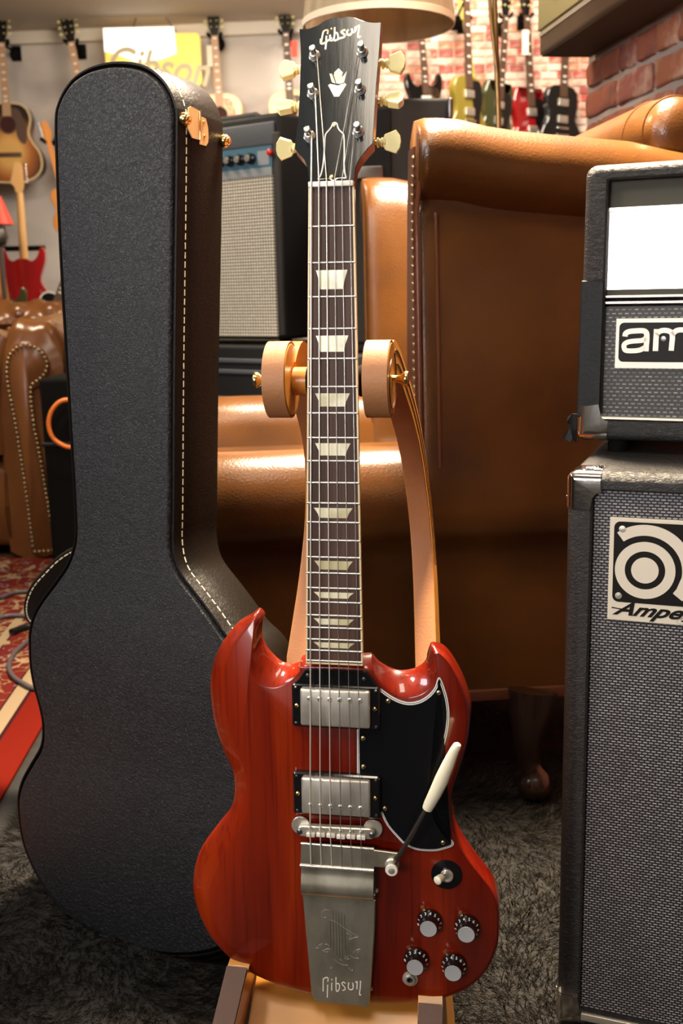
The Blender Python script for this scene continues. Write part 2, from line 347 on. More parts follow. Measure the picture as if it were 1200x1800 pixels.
# ================================================================== ELECTRIC GUITAR
GF = ((-0.01193,1.01074,0.09780),(0.98508,0.00911,-0.17184),(-0.17204,0.03189,-0.98457),(-0.00349,0.99945,0.03298))
HREL = ((0.00000,0.82360,-0.01210),(1.00000,-0.00000,0.00000),(0.00000,0.94466,0.32804),(0.00000,-0.32804,0.94466))
GT = thing('electric_guitar', 'cherry red double-cutaway electric guitar with vibrato tailpiece standing upright on the wooden stand', 'guitar', GF)
NA = R(2.15); YB = 0.19                       # YB: saddle line above the strap end
def fret_y(n): return YB + 0.62865*2**(-n/12)
def zfb(y): return 0.010 - math.tan(NA)*(y - YB - 0.173)
def hw(y): return 0.0215 + 0.007*(YB + 0.62865 - y)/0.456
# body: (outer contour point, its depth, matching front-face edge point)
O_ = [(-0.032,0.3638,-0.014),(-0.0388,0.3563,-0.016),(-0.0466,0.3529,-0.018),(-0.0535,0.3532,-0.018),(-0.0602,0.3548,-0.018),(-0.0707,0.364,-0.018),(-0.0774,0.3745,-0.018),(-0.0795,0.3846,-0.018),(-0.078,0.3975,-0.017),(-0.0756,0.405,-0.016),(-0.0782,0.4093,-0.015),(-0.0822,0.4101,-0.014),(-0.0894,0.4044,-0.012),(-0.1015,0.3967,-0.011),(-0.1141,0.3824,-0.011),(-0.1255,0.3639,-0.011),(-0.1323,0.3418,-0.011),(-0.1338,0.3216,-0.011),(-0.1315,0.2947,-0.011),(-0.1268,0.2729,-0.011),(-0.1196,0.2525,-0.011),(-0.1133,0.2369,-0.012),(-0.1115,0.2207,-0.012),(-0.1127,0.2061,-0.012),(-0.1171,0.1931,-0.012),(-0.1286,0.1777,-0.012),(-0.1403,0.1621,-0.012),(-0.1502,0.1466,-0.012),(-0.1568,0.1284,-0.011),(-0.1596,0.1118,-0.01),(-0.1593,0.0953,-0.009),(-0.154,0.0747,-0.008),(-0.1422,0.0511,-0.006),(-0.1243,0.0309,-0.005),(-0.1032,0.0159,-0.004),(-0.0727,0.004,-0.003),(-0.0322,-0.0052,-0.003),(0.0007,-0.0085,-0.003),(0.031,-0.008,-0.003),(0.0592,-0.0058,-0.003),(0.0966,0.0013,-0.003),(0.1271,0.0147,-0.003),(0.1495,0.0368,-0.003),(0.1618,0.0671,-0.003),(0.1638,0.0924,-0.003),(0.1624,0.114,-0.003),(0.1565,0.1309,-0.003),(0.1449,0.1466,-0.003),(0.1363,0.1577,-0.003),(0.1259,0.1729,-0.003),(0.1184,0.187,-0.003),(0.1149,0.2021,-0.004),(0.1136,0.2172,-0.004),(0.1153,0.2312,-0.004),(0.1218,0.2535,-0.005),(0.1279,0.2741,-0.005),(0.1317,0.2939,-0.005),(0.1326,0.3145,-0.005),(0.1291,0.3319,-0.005),(0.1218,0.3508,-0.005),(0.1121,0.3675,-0.006),(0.103,0.3763,-0.008),(0.0932,0.3806,-0.012),(0.0893,0.371,-0.018),(0.0874,0.3621,-0.02),(0.0811,0.3553,-0.02),(0.0714,0.3508,-0.02),(0.06,0.3497,-0.02),(0.0496,0.3528,-0.02),(0.039,0.3601,-0.018),(0.033,0.3676,-0.016),(0.0269,0.3673,-0.014)]
I_ = [(-0.0302,0.3563),(-0.0367,0.3513),(-0.0456,0.342),(-0.0557,0.3356),(-0.0657,0.3328),(-0.0792,0.3363),(-0.0871,0.3491),(-0.0855,0.3671),(-0.0826,0.3861),(-0.0812,0.3956),(-0.0817,0.4009),(-0.0828,0.4026),(-0.0876,0.3989),(-0.0974,0.385),(-0.1066,0.3722),(-0.1136,0.3552),(-0.1165,0.3388),(-0.1165,0.3207),(-0.1136,0.2984),(-0.1082,0.2786),(-0.101,0.2575),(-0.096,0.2405),(-0.094,0.2258),(-0.0938,0.2102),(-0.0967,0.1944),(-0.1045,0.1763),(-0.116,0.1577),(-0.1257,0.1417),(-0.1337,0.1231),(-0.1384,0.1117),(-0.1402,0.0967),(-0.1365,0.0762),(-0.1278,0.056),(-0.114,0.0389),(-0.097,0.0234),(-0.07,0.0101),(-0.0309,0.0002),(0.0013,-0.0031),(0.0315,-0.0027),(0.0596,-0.0005),(0.0963,0.0065),(0.1255,0.0191),(0.1473,0.041),(0.1596,0.07),(0.1615,0.0958),(0.1602,0.1155),(0.1543,0.1311),(0.1428,0.1462),(0.1342,0.1572),(0.1238,0.1724),(0.1164,0.1865),(0.1129,0.2033),(0.1116,0.2195),(0.1133,0.2341),(0.1188,0.256),(0.1248,0.2771),(0.1286,0.2962),(0.1295,0.3162),(0.1261,0.3329),(0.1193,0.3512),(0.1109,0.367),(0.102,0.3753),(0.0981,0.3734),(0.0993,0.3601),(0.0987,0.3514),(0.0938,0.3407),(0.0831,0.3321),(0.0685,0.329),(0.0566,0.3326),(0.047,0.3397),(0.0391,0.3488),(0.0301,0.3566)]
O3 = smooth_poly([tuple(p) for p in O_], 4); I2 = smooth_poly([tuple(p) for p in I_], 4)
TH = -0.0345
def mixp(a, b, t): return tuple(x + (y-x)*t for x, y in zip(a, b))
rings = []
Of = [(p[0], p[1], p[2]) for p in O3]; If = [(p[0], p[1], 0.0) for p in I2]
# gently crowned bevel between the front face and the edge
rings.append([(p[0], p[1], -0.0) for p in inset([q[:2] for q in If], 0.0008)])
rings.append([(p[0], p[1], -0.0003) for p in If])
for t in (0.25, 0.5, 0.75, 0.93): rings.append([(a[0] + (b[0]-a[0])*t, a[1] + (b[1]-a[1])*t, b[2]*(0.75*t + 0.25*t**3)) for a, b in zip(If, Of)])
rings.append([(a[0], a[1], a[2]*1.05 - 0.0004) for a in Of])
rings.append([(a[0], a[1], max(-TH*-1 - a[2], a[2] - 0.028) if False else min(a[2]*1.05 - 0.002, TH - a[2] + 0.001)) for a in Of])
for t in (0.5, 1.0): rings.append([(b[0] + (a[0]-b[0])*t, b[1] + (a[1]-b[1])*t, (TH - b[2]) + (b[2])*t) for a, b in zip(If, Of)])
V, Fc = g_loft(rings, True, True, True)
obj('body', V, Fc, 'cherry', GT, smooth=38)
# neck: rounded back, from the body to the headstock
rings = []
for k in range(15):
    y = YB + 0.1735 + (fret_y(0) - YB - 0.1735)*k/14; w_ = hw(y) - 0.0002; zt = zfb(y) - 0.0054; dp = 0.0165 if k > 1 else 0.026
    rings.append([(w_*math.cos(PI*j/14)*(1 if j % 14 else 1), y, zt - dp*math.sin(PI*j/14)**0.75) for j in range(15)])
V, Fc = g_loft(rings, True, True, True); obj('neck', V, Fc, 'neckwood', GT, 50)
# fingerboard with binding
y0, y1 = YB + 0.173, fret_y(0) + 0.0005
def slab(ya, yb, ins, z_lo, z_hi):
    V = []; 
    for y in (ya, yb):
        h = hw(y) - ins
        for x, z in ((-h, z_lo), (h, z_lo), (h, z_hi), (-h, z_hi)): V.append((x, y, zfb(y) + z))
    return V, [[0, 1, 2, 3], [4, 7, 6, 5], [0, 4, 5, 1], [1, 5, 6, 2], [2, 6, 7, 3], [3, 7, 4, 0]]
V, Fc = slab(y0 + 0.0018, y1, 0.0016, -0.0052, 0.0002); obj('fingerboard', V, Fc, 'rosewood', GT, 0)
b = MB()
for s in (-1, 1):
    V = []
    for y in (y0, y1):
        h = hw(y)
        for x, z in ((s*(h-0.0016), -0.0052), (s*h, -0.0052), (s*h, 0.0003), (s*(h-0.0016), 0.0003)): V.append((x, y, zfb(y) + z))
    b.add(V, [[0, 1, 2, 3], [4, 7, 6, 5], [0, 4, 5, 1], [1, 5, 6, 2], [2, 6, 7, 3], [3, 7, 4, 0]])
h = hw(y0); b.add(*g_box((0, y0 + 0.0009, zfb(y0) - 0.00245), (2*h, 0.0018, 0.0055))); b.obj('binding', 'binding', GT, 0)
for n in range(1, 23):
    y = fret_y(n); h = hw(y) - 0.0003; z = zfb(y)
    pr = [(0.0011*math.cos(PI*j/6), 0.0011*math.sin(PI*j/6)) for j in range(7)]
    V, Fc = g_loft([[(x, y + a, z + c_*0.9) for a, c_ in pr] for x in (-h, -h*0.5, 0, h*0.5, h)], True, True, True); obj('fret', V, Fc, 'fretwire', GT, 60)
for n, fr_ in ((3, 0.60), (5, 0.60), (7, 0.62), (9, 0.62), (12, 0.66), (15, 0.64), (17, 0.66), (19, 0.66), (21, 0.66)):
    ya, yb = fret_y(n), fret_y(n-1); c = (ya + yb)/2; L = (yb - ya)*{3: .56, 5: .54, 7: .50, 9: .53, 12: .52, 15: .54, 17: .42, 19: .48, 21: .48}[n]; wt = hw(c)*fr_*1.10; wb = wt*0.72
    if n == 12: c -= 0.0002
    q = [(-wb, c - L/2), (wb, c - L/2), (wb + (wt-wb)*0.25, c - L*0.1), (wt, c + L/2), (-wt, c + L/2), (-wb - (wt-wb)*0.25, c - L*0.1)]
    V = [(x, y, zfb(y) + 0.0001) for x, y in q] + [(x, y, zfb(y) + 0.00045) for x, y in q]; k = len(q)
    obj('inlay', V, [list(range(k, 2*k))] + [[i, (i+1) % k, k + (i+1) % k, k + i] for i in range(k)], 'pearl', GT, 0)
yn = fret_y(0); V, Fc = g_box((0, yn + 0.0026, zfb(yn) - 0.001), (0.0425, 0.0050, 0.0085), 0.0008); obj('nut', V, Fc, 'bone', GT)
# headstock: own tilted frame
hsm = frame_matrix(HREL)
HO = [(-0.0219,0.0003),(-0.0228,0.0072),(-0.024,0.0147),(-0.0274,0.0234),(-0.0332,0.0299),(-0.0376,0.0353),(-0.0369,0.0474),(-0.0356,0.0632),(-0.0356,0.0927),(-0.0364,0.1293),(-0.0377,0.1442),(-0.0393,0.1586),(-0.0301,0.1586),(-0.0219,0.1611),(-0.0152,0.166),(-0.007,0.1688),(-0.0031,0.1691),(0.0014,0.1675),(0.0068,0.169),(0.0138,0.1674),(0.0194,0.1644),(0.0278,0.1615),(0.0346,0.1606),(0.0398,0.1607),(0.0394,0.1354),(0.0377,0.0958),(0.037,0.0526),(0.0366,0.0373),(0.0317,0.0318),(0.0254,0.0232),(0.0217,0.0152),(0.0206,0.0064),(0.0205,-0.0001)]
V, Fc = g_prism(HO, -0.0152, -0.0012); obj('headstock', V, Fc, 'neckwood', GT, 30, HREL)
V, Fc = g_prism(HO, -0.0012, 0.0, 0.0003); obj('headstock_face', V, Fc, 'headface', GT, 30, HREL)
def hs_strokes(name, strokes, mt, z=0.0002):
    b = MB()
    for pts, wd in strokes: b.add(*g_stroke(smooth_poly(pts, 5, False), wd, -0.0002, z))
    return b.obj(name, mt, GT, 0, HREL)
hs_strokes('logo', [
 ([(-0.0113,0.1539),(-0.0113,0.1553),(-0.013,0.1558),(-0.0152,0.1547),(-0.0161,0.1518),(-0.0167,0.1471),(-0.0171,0.1429)], 0.0016), ([(-0.0114,0.1515),(-0.0111,0.155)], 0.0016),
 ([(-0.0176,0.1471),(-0.0174,0.1424),(-0.0151,0.1419),(-0.0119,0.1438),(-0.0092,0.1457),(-0.0071,0.1477)], 0.0020), ([(-0.0124,0.1498),(-0.0124,0.1426),(-0.0127,0.1356)], 0.0018),
 ([(-0.0089,0.1507),(-0.0086,0.1454),(-0.0069,0.1444),(-0.0048,0.1463)], 0.0018), ([(-0.0048,0.1582),(-0.0045,0.1511),(-0.0048,0.1451),(-0.0025,0.1444),(-0.001,0.1473),(-0.0023,0.1521),(-0.0045,0.1517)], 0.0018),
 ([(-0.0031,0.1444),(0.0007,0.1463),(0.004,0.147),(0.0055,0.1489),(0.0038,0.1511),(0.002,0.1527),(0.0036,0.1544),(0.0058,0.1546)], 0.0022), ([(0.0086,0.155),(0.0073,0.1527),(0.0083,0.1494),(0.011,0.1495),(0.0125,0.153),(0.0115,0.1557)], 0.0020),
 ([(0.0083,0.1494),(0.0126,0.1512),(0.0153,0.1522),(0.0162,0.1557)], 0.0014), ([(0.0153,0.1578),(0.015,0.1516)], 0.0018), ([(0.0151,0.1558),(0.0178,0.158),(0.0189,0.1582),(0.0185,0.1526),(0.0182,0.1473),(0.0194,0.146),(0.0204,0.1477)], 0.0018)], 'pearlw')
V, Fc = g_prism([(-0.0088,0.1575),(-0.008,0.1581),(-0.0072,0.1574),(-0.0072,0.1563),(-0.008,0.1559),(-0.0088,0.1565)], -0.0002, 0.0002); obj('logo_dot', V, Fc, 'pearlw', GT, 0, HREL)
b = MB()
for q in ([(0.001,0.1153),(0.0053,0.1107),(0.0044,0.1058),(0.0063,0.1074),(0.0034,0.0991),(-0.0005,0.0996),(-0.0033,0.1082),(-0.0029,0.1114)], [(0.009,0.1118),(0.0069,0.1004),(0.0036,0.0991),(0.0065,0.108)], [(-0.0077,0.1103),(-0.0051,0.1098),(-0.0032,0.105),(-0.0013,0.0996),(-0.0049,0.1013)], [(-0.0084,0.0983),(-0.0065,0.0996),(0.0013,0.0975),(0.0077,0.0997),(0.0093,0.0979),(0.0026,0.0861),(-0.0021,0.0863)]):
    b.add(*g_prism(q, -0.0002, 0.0002))
b.obj('crown_inlay', 'pearlw', GT, 0, HREL)
TC = smooth_poly([(-0.0137,0.003),(-0.0115,0.0074),(-0.0098,0.0182),(-0.0093,0.033),(-0.0094,0.0439),(-0.0083,0.049),(-0.0052,0.0529),(-0.0032,0.0562),(-0.0025,0.0588),(-0.0001,0.06),(0.0025,0.0586),(0.0033,0.0559),(0.0051,0.0521),(0.008,0.0491),(0.0099,0.0453),(0.0109,0.0321),(0.0113,0.019),(0.0122,0.0094),(0.0136,0.003),(0.0089,0.0033),(0.0047,0.0026),(0.0026,0.0004),(-0.0001,0.0008),(-0.0035,0.0036),(-0.0083,0.0031)], 3)
trc = obj('truss_rod_cover', *g_prism(TC, 0.0001, 0.0011), 'white_ply', GT, 30, HREL)
obj('cover_face', *g_prism(inset(TC, 0.0014), 0.0010, 0.0014), 'black_gloss', trc, 30)
for q in [(-0.0002,0.0567),(-0.0005,0.0048)]: obj('screw', *g_lathe([(0.0019, 0.0012), (0.0019, 0.0018), (0.0012, 0.0022), (0.0006, 0.0020)], (q[0], q[1], 0), seg=14), 'screwbrass', trc, 40)
# tuning machines
posts = [(-0.0228,0.1291),(-0.0225,0.0902),(-0.0237,0.0468),(0.0233,0.1305),(0.0227,0.092),(0.0229,0.0493)]
rots = (8, 30, -40, 8, -28, 28)
for i, (px, py) in enumerate(posts):
    s = -1 if px < 0 else 1
    tm = obj('tuning_post', *g_lathe([(0.0030, -0.001), (0.0030, 0.0060), (0.0026, 0.0068), (0.0026, 0.0095), (0.0031, 0.0100), (0.0031, 0.0138), (0.0024, 0.0144)], (px, py, 0), seg=18), 'nickel_bright', GT, 35, HREL)
    obj('bushing', *g_lathe([(0.0056, -0.0005), (0.0056, 0.0009), (0.0044, 0.0017), (0.0038, 0.0026), (0.0030, 0.0028)], (px, py, 0), seg=20), 'nickel_bright', tm, 35)
    # string windings on the post
    obj('winding', *g_lathe([(0.0030, 0.0030), (0.0038, 0.0034), (0.0038, 0.0056), (0.0030, 0.0060)], (px, py, 0), seg=16), 'wound' if i in (0, 1, 2) else 'steel', tm, 40)
    ex = s*(0.0385 - 0.0015*(py < 0.06)); zb = -0.021
    sh = MB(); sh.add(*g_lathe([(0.0022, 0), (0.0022, abs(ex) - 0.0185)], (s*0.0185, py, zb), (s, 0, 0), 10))
    sh.add(*g_box((px*0.98, py, zb + 0.001), (0.0145, 0.0185, 0.010), 0.0015))
    sh.obj('gear_housing', 'nickel', GT, 30, HREL)
    bt = MB(); L0 = 0.0; cx = ex
    bt.add(*g_lathe([(0.0024, 0), (0.0042, 0.0008), (0.0042, 0.0022), (0.0028, 0.0034), (0.0028, 0.0040), (0.0040, 0.0050), (0.0040, 0.0062), (0.0030, 0.0074), (0.0040, 0.0086)], (0, 0, 0), (1, 0, 0), 18))
    key = [(0.0070, 0.0036), (0.0086, 0.0064), (0.0190, 0.0096), (0.0225, 0.0050), (0.0232, 0.0), (0.0225, -0.0050), (0.0190, -0.0096), (0.0086, -0.0064), (0.0070, -0.0036)]
    bt.add(*g_loft([[(x, y*0.9, -0.0034 + 0.0006) for x, y in key], [(x, y, -0.0022) for x, y in key], [(x, y, 0.0022) for x, y in key], [(x, y*0.9, 0.0028) for x, y in key]], True, True, True))
    mt = Matrix.Translation((cx, py, zb)) @ Matrix.Rotation(0 if s > 0 else PI, 4, 'Z') @ Matrix.Rotation(R(rots[i]), 4, 'X')
    bt.obj('tuner_button', 'tuner', GT, 35, hsm @ mt @ Matrix.Diagonal((1.0, 1.12, 1.25, 1)))
# pickguard and the small plate at the end of the fingerboard
PG = [(0.045,0.3373),(0.0543,0.3307),(0.0645,0.3259),(0.0747,0.3246),(0.0848,0.3277),(0.0932,0.3343),(0.0982,0.3415),(0.1007,0.3495),(0.1024,0.3513),(0.1043,0.3496),(0.1074,0.3419),(0.1108,0.3299),(0.1126,0.3159),(0.1118,0.3018),(0.1093,0.2875),(0.106,0.2731),(0.1018,0.2603),(0.0968,0.2439),(0.0949,0.2317),(0.096,0.2185),(0.0986,0.2096),(0.1029,0.1989),(0.1098,0.1884),(0.1167,0.181),(0.1177,0.1783),(0.1161,0.1755),(0.1107,0.1729),(0.1004,0.1694),(0.0884,0.1685),(0.078,0.1696),(0.0676,0.1744),(0.059,0.183),(0.0503,0.1934),(0.0443,0.2059)]
PGs = smooth_poly(PG, 3, False) + [(0.0388,0.2061),(0.0199,0.2061),(0.021,0.335),(0.0368,0.3357)]
pg = obj('pickguard', *g_prism(PGs, 0.0001, 0.0010), 'white_ply', GT, 25)
obj('black_ply', *g_prism(inset(PGs, 0.0011), 0.0009, 0.0013), 'black_plastic', pg, 25)
obj('white_ply', *g_prism(inset(PGs, 0.0016), 0.0012, 0.0016), 'white_ply', pg, 25)
obj('top_ply', *g_prism(inset(PGs, 0.0026), 0.0015, 0.0022), 'black_plastic', pg, 25)
def pscrew(q, par, r=0.0023, z=0.0, m='screwbrass'):
    b = MB(); b.add(*g_lathe([(r, z), (r, z + 0.0004), (r*0.65, z + 0.0011), (r*0.2, z + 0.0012)], (q[0], q[1], 0), seg=14))
    o = b.obj('screw', m, par, 40)
    c = MB(); c.add(*g_box((q[0], q[1], z + 0.00125), (r*1.1, r*0.22, 0.0003))); c.add(*g_box((q[0], q[1], z + 0.00125), (r*0.22, r*1.1, 0.0003))); c.obj('screw_slot', 'black_plastic', o, 0)
for q in [(0.0524,0.3253),(0.1023,0.3362),(0.027,0.2851),(0.0271,0.2551),(0.0484,0.2119),(0.1071,0.1794)]: pscrew(q, pg, z=0.0021)
EP = [(-0.0302,0.3549),(0.0305,0.3552),(0.0367,0.3473),(0.0446,0.3365),(0.04,0.331),(-0.0429,0.3307),(-0.0439,0.3378),(-0.0368,0.3452)]
obj('end_plate', *g_prism(EP, 0.0001, 0.0042, 0.0008), 'black_gloss', GT, 30)
for q in [(-0.0281,0.3489),(0.0286,0.3476)]: pscrew(q, GT, 0.0018, 0.0041, 'iron')
# humbuckers
def humbucker(y, pole_side, ztop, base):
    rg = obj('pickup_ring', *g_prism(rrect(-0.0445, y - 0.0225, 0.0445, y + 0.0225, 0.003), base, ztop - 0.003, 0.0015), 'black_gloss', GT, 30)
    cv = obj('pickup_cover', *g_box((0, y, ztop - 0.006), (0.0702, 0.0385, 0.016), 0.0022), 'nickel', GT, 30)
    for i in range(6):
        x = -0.0255 + 0.0102*i; o = obj('pole_screw', *g_lathe([(0.0026, ztop + 0.0018), (0.0026, ztop + 0.0022), (0.0018, ztop + 0.0030)], (x, y + pole_side*0.0095, 0), seg=14), 'nickel_bright', cv, 40)
        obj('slot', *g_box((x, y + pole_side*0.0095, ztop + 0.00305), (0.0036*math.cos(i), 0.0007, 0.0002)), 'iron', o, 0)
    for sx, sy in ((-1, -1), (1, -1), (-1, 1), (1, 1)): pscrew((sx*0.0405, y + sy*0.0185), rg, 0.0017, ztop - 0.0031, 'iron')
    for sx in (-1, 1): obj('height_screw', *g_lathe([(0.0021, ztop - 0.0031), (0.0021, ztop - 0.0020), (0.0012, ztop - 0.0012)], (sx*0.0395, y, 0), seg=14), 'brass', rg, 40)
humbucker(YB + 0.1274, 1, 0.0085, 0.0)
humbucker(YB + 0.0350, -1, 0.0110, 0.0)
# bridge
bp = [(-0.0376,0.1873),(0.0365,0.189)]; bl, br_ = Vector(bp[0]), Vector(bp[1]); by = (bl.y + br_.y)/2 - 0.001
bb = MB(); n = 12
outl = [(bl.x, bl.y), (br_.x, br_.y)]
def stadium(a, b_, r, n=8):
    d = (Vector(b_) - Vector(a)).normalized(); ang = math.atan2(d.y, d.x)
    return [(b_[0] + r*math.cos(ang - PI/2 + PI*k/n), b_[1] + r*math.sin(ang - PI/2 + PI*k/n)) for k in range(n+1)] + [(a[0] + r*math.cos(ang + PI/2 + PI*k/n), a[1] + r*math.sin(ang + PI/2 + PI*k/n)) for k in range(n+1)]
bb.add(*g_prism(stadium(bl + Vector((0.003, -0.001)), br_ + Vector((-0.003, -0.001)), 0.0058), 0.0055, 0.0125, 0.0010))
brg = bb.obj('bridge', 'nickel', GT, 30)
for q in (bl, br_): obj('thumbwheel', *g_lathe([(0.0095, 0.0025), (0.0098, 0.0030), (0.0098, 0.0050), (0.0092, 0.0055)], (q.x, q.y + 0.0015, 0), seg=28), 'nickel', brg, 30); obj('post', *g_lathe([(0.0030, 0), (0.0030, 0.0126), (0.0018, 0.0132)], (q.x, q.y - 0.0015, 0), seg=16), 'iron', brg, 30)
sx_ = [-0.0258 + 0.01035*i for i in range(6)]
for i, x in enumerate(sx_):
    up = 0.0022 if i in (0, 3) else 0.0034
    obj('saddle', *g_box((x, by - 0.0045 + up*0.6, 0.0137), (0.0086, 0.0042, 0.0030), 0.0006), 'bone', brg, 30)
    obj('saddle_screw', *g_lathe([(0.0016, 0), (0.0019, 0.0006), (0.0019, 0.0020), (0.0014, 0.0028)], (x, by + 0.0022, 0.0137), (0, 1, 0), 12), 'nickel_bright', brg, 30)
# vibrato tailpiece
ZP = 0.0135
vb = obj('vibrato_bar', *g_prism([(-0.0359,0.1744),(0.0382,0.174),(0.0387,0.1719),(0.0649,0.1702),(0.064,0.1631),(0.0599,0.1539),(0.0389,0.1538),(0.0387,0.1498),(-0.0373,0.1495)], 0.0105, ZP, 0.0005), 'nickel_tail', GT, 25)
obj('string_lip', *g_tube([(-0.0373,0.1498,0.013),(0.0006,0.1497,0.013),(0.0385,0.1496,0.013)], 0.0022, 10), 'nickel_bright', vb, 40)
obj('rear_edge', *g_tube([(-0.0362,0.1736,0.0125),(0.0386,0.1728,0.0125)], 0.0011, 8), 'nickel_bright', vb, 40)
# leaf spring bend: profile (y,z) extruded across
xa, ya = [(-0.0367,0.1319)][0]; xb, yb = [(0.038,0.131)][0]
ysp = (ya + yb)/2
prof = [(ysp + 0.016, 0.0110), (ysp + 0.010, 0.0112), (ysp + 0.004, 0.0125), (ysp - 0.003, 0.0140), (ysp - 0.009, 0.0138), (ysp - 0.0135, 0.0115), (ysp - 0.0150, 0.008), (ysp - 0.0140, 0.004), (ysp - 0.010, 0.0015), (ysp - 0.004, 0.0008), (ysp + 0.01, 0.0006)]
prof = smooth_poly(prof, 3, False)
th = []; 
for i, p in enumerate(prof):
    a = Vector(prof[max(i-1, 0)]); c = Vector(prof[min(i+1, len(prof)-1)]); t = (c - a).normalized(); nn = Vector((t.y, -t.x)); th.append((p[0] + nn.x*0.0016, p[1] + nn.y*0.0016))
loop = prof + th[::-1]
obj('spring_leaf', *g_loft([[(x, p[0], p[1]) for p in loop] for x in (xa, xb)], True, True, True), 'nickel_tail', GT, 40)
CVp = [(-0.0368,0.1177),(0.0389,0.1144),(0.0378,0.0791),(0.0332,0.0116),(0.0322,-0.0034),(0.0298,-0.0063),(-0.0212,-0.0053),(-0.0267,-0.0042),(-0.0292,0.0053),(-0.0333,0.0663)]
cvp = obj('tailpiece_cover', *g_prism(CVp, 0.0004, 0.0085, 0.0008), 'nickel_tail', GT, 30)
def cov(strokes, mt, nm, wd, z0=0.0084, z1=0.0087, par=cvp):
    b = MB()
    for pts in strokes: b.add(*g_stroke(smooth_poly(pts, 4, False), wd, z0, z1))
    return b.obj(nm, mt, par, 0)
cov([[(-0.0161,0.0227),(-0.0166,0.0073)], [(-0.0164,0.021),(-0.0137,0.0235),(-0.0111,0.0231),(-0.0115,0.0189)], [(-0.0116,0.0156),(-0.0123,0.0009)],
     [(-0.0072,0.018),(-0.0075,0.0092)], [(-0.0027,0.0249),(-0.0026,0.01),(-0.0004,0.0099),(0.0009,0.0136),(0.0003,0.0178),(-0.0025,0.0175)],
     [(0.0072,0.0188),(0.0052,0.0202),(0.0035,0.0181),(0.0066,0.0142),(0.0063,0.0116),(0.0039,0.0107)], [(0.0106,0.0204),(0.0102,0.0146),(0.0117,0.0124),(0.0147,0.0131),(0.0153,0.017),(0.0147,0.0205)],
     [(0.0179,0.0208),(0.0195,0.022),(0.0191,0.0135)], [(0.023,0.0233),(0.0228,0.0165),(0.0218,0.0076),(0.0236,0.0078)]], 'bone', 'engraved_name', 0.0011)
cov([[(-0.0071,0.0224),(-0.0071,0.021)]], 'bone', 'engraved_dot', 0.0012)
lyre = [[(-0.0091,0.0992),(-0.0126,0.0999),(-0.0159,0.0974),(-0.0169,0.0935),(-0.0145,0.0908),(-0.0115,0.0917)], [(-0.0092,0.0891),(-0.0021,0.0871),(0.0062,0.0815),(0.0144,0.0765),(0.0215,0.0727)], [(0.0085,0.076),(0.0144,0.0734),(0.0108,0.0695)], [(0.0218,0.0724),(0.0167,0.0713),(0.0119,0.0684)],
 [(-0.0234,0.0555),(-0.0204,0.0593),(-0.0168,0.0613),(-0.0192,0.0575),(-0.0228,0.0553)], [(-0.0169,0.0532),(-0.0126,0.0556),(-0.009,0.0562),(-0.0115,0.0525),(-0.0163,0.0536)], [(-0.0138,0.0612),(-0.0108,0.0612),(-0.009,0.0591)], [(0.0154,0.0543),(0.019,0.0575),(0.0231,0.0589),(0.0201,0.0548)], [(0.0124,0.0515),(0.0165,0.0487),(0.0213,0.0488)], [(0.007,0.0465),(0.0106,0.0507)], [(0.007,0.0497),(0.0087,0.0466),(0.0117,0.0473)],
 [(-0.005,0.046),(-0.0003,0.0419),(0.0051,0.0396),(0.0099,0.0397)], [(0.001,0.0459),(0.0039,0.0443)], [(0.0104,0.0378),(0.0128,0.0348),(0.0152,0.0338)]]
lyre += [[(-0.008,0.0911),(-0.0078,0.0586)], [(-0.0049,0.1002),(-0.0046,0.0544)], [(-0.0019,0.1004),(-0.0014,0.0495)], [(0.001,0.0994),(0.0016,0.0473)], [(0.004,0.0984),(0.0046,0.0475)], [(0.0069,0.0962),(0.0077,0.0568)]]
cov(lyre[:14], 'nickel_bright', 'engraved_lyre', 0.00065, par=cvp); cov(lyre[14:], 'iron', 'engraved_strings', 0.0003, par=cvp)
for q in [(-0.0076,0.0347),(0.0148,0.0343)]: obj('rivet', *g_lathe([(0.0008, 0.0084), (0.0005, 0.0090)], (q[0], q[1], 0), seg=8), 'nickel_bright', cvp, 40)
for q in [(0.0396,0.1215),(0.0329,0.0108)]: obj('mounting_screw', *g_lathe([(0.0019, 0.0), (0.0019, 0.0030), (0.0012, 0.0040)], (q[0], q[1], 0), seg=12), 'nickel_bright', GT, 40)
# vibrato arm
pv = [(0.0575,0.1561)][0]
ar = MB(); ar.add(*g_lathe([(0.0072, 0.0100), (0.0072, 0.0138), (0.0060, 0.0150), (0.0052, 0.0200), (0.0052, 0.0205)], (pv[0] - 0.0006, pv[1] + 0.0012, 0), seg=20)); ar.obj('arm_pivot', 'nickel', GT, 35)
cp = obj('pivot_cap', *g_lathe([(0.0061, 0.0200), (0.0063, 0.0206), (0.0063, 0.0222), (0.0056, 0.0230)], (pv[0], pv[1], 0), seg=24), 'bone', GT, 35)
obj('pivot_screw', *g_lathe([(0.0034, 0.0228), (0.0032, 0.0236), (0.0016, 0.0240)], (pv[0], pv[1], 0), seg=16), 'nickel', cp, 35)
a_path = [(0.0603,0.1619,0.0165),(0.0622,0.1677,0.018),(0.0677,0.177,0.021),(0.0773,0.1958,0.026),(0.0861,0.2144,0.03),(0.0947,0.2317,0.033)]
obj('arm', *g_tube(smooth_poly(a_path, 4, False), 0.0024, 12), 'iron', GT, 50)
tp = [(0.094,0.2288,0.0325),(0.0958,0.2331,0.0332),(0.102,0.2466,0.0345),(0.1081,0.2613,0.036),(0.1146,0.2779,0.0375),(0.1206,0.2932,0.039),(0.123,0.2978,0.0395),(0.1238,0.2993,0.0398)]
obj('arm_tip', *g_tube(tp, [0.0050, 0.0056, 0.0064, 0.0069, 0.0060, 0.0045, 0.0040, 0.0028], 20), 'cream', GT, 50)
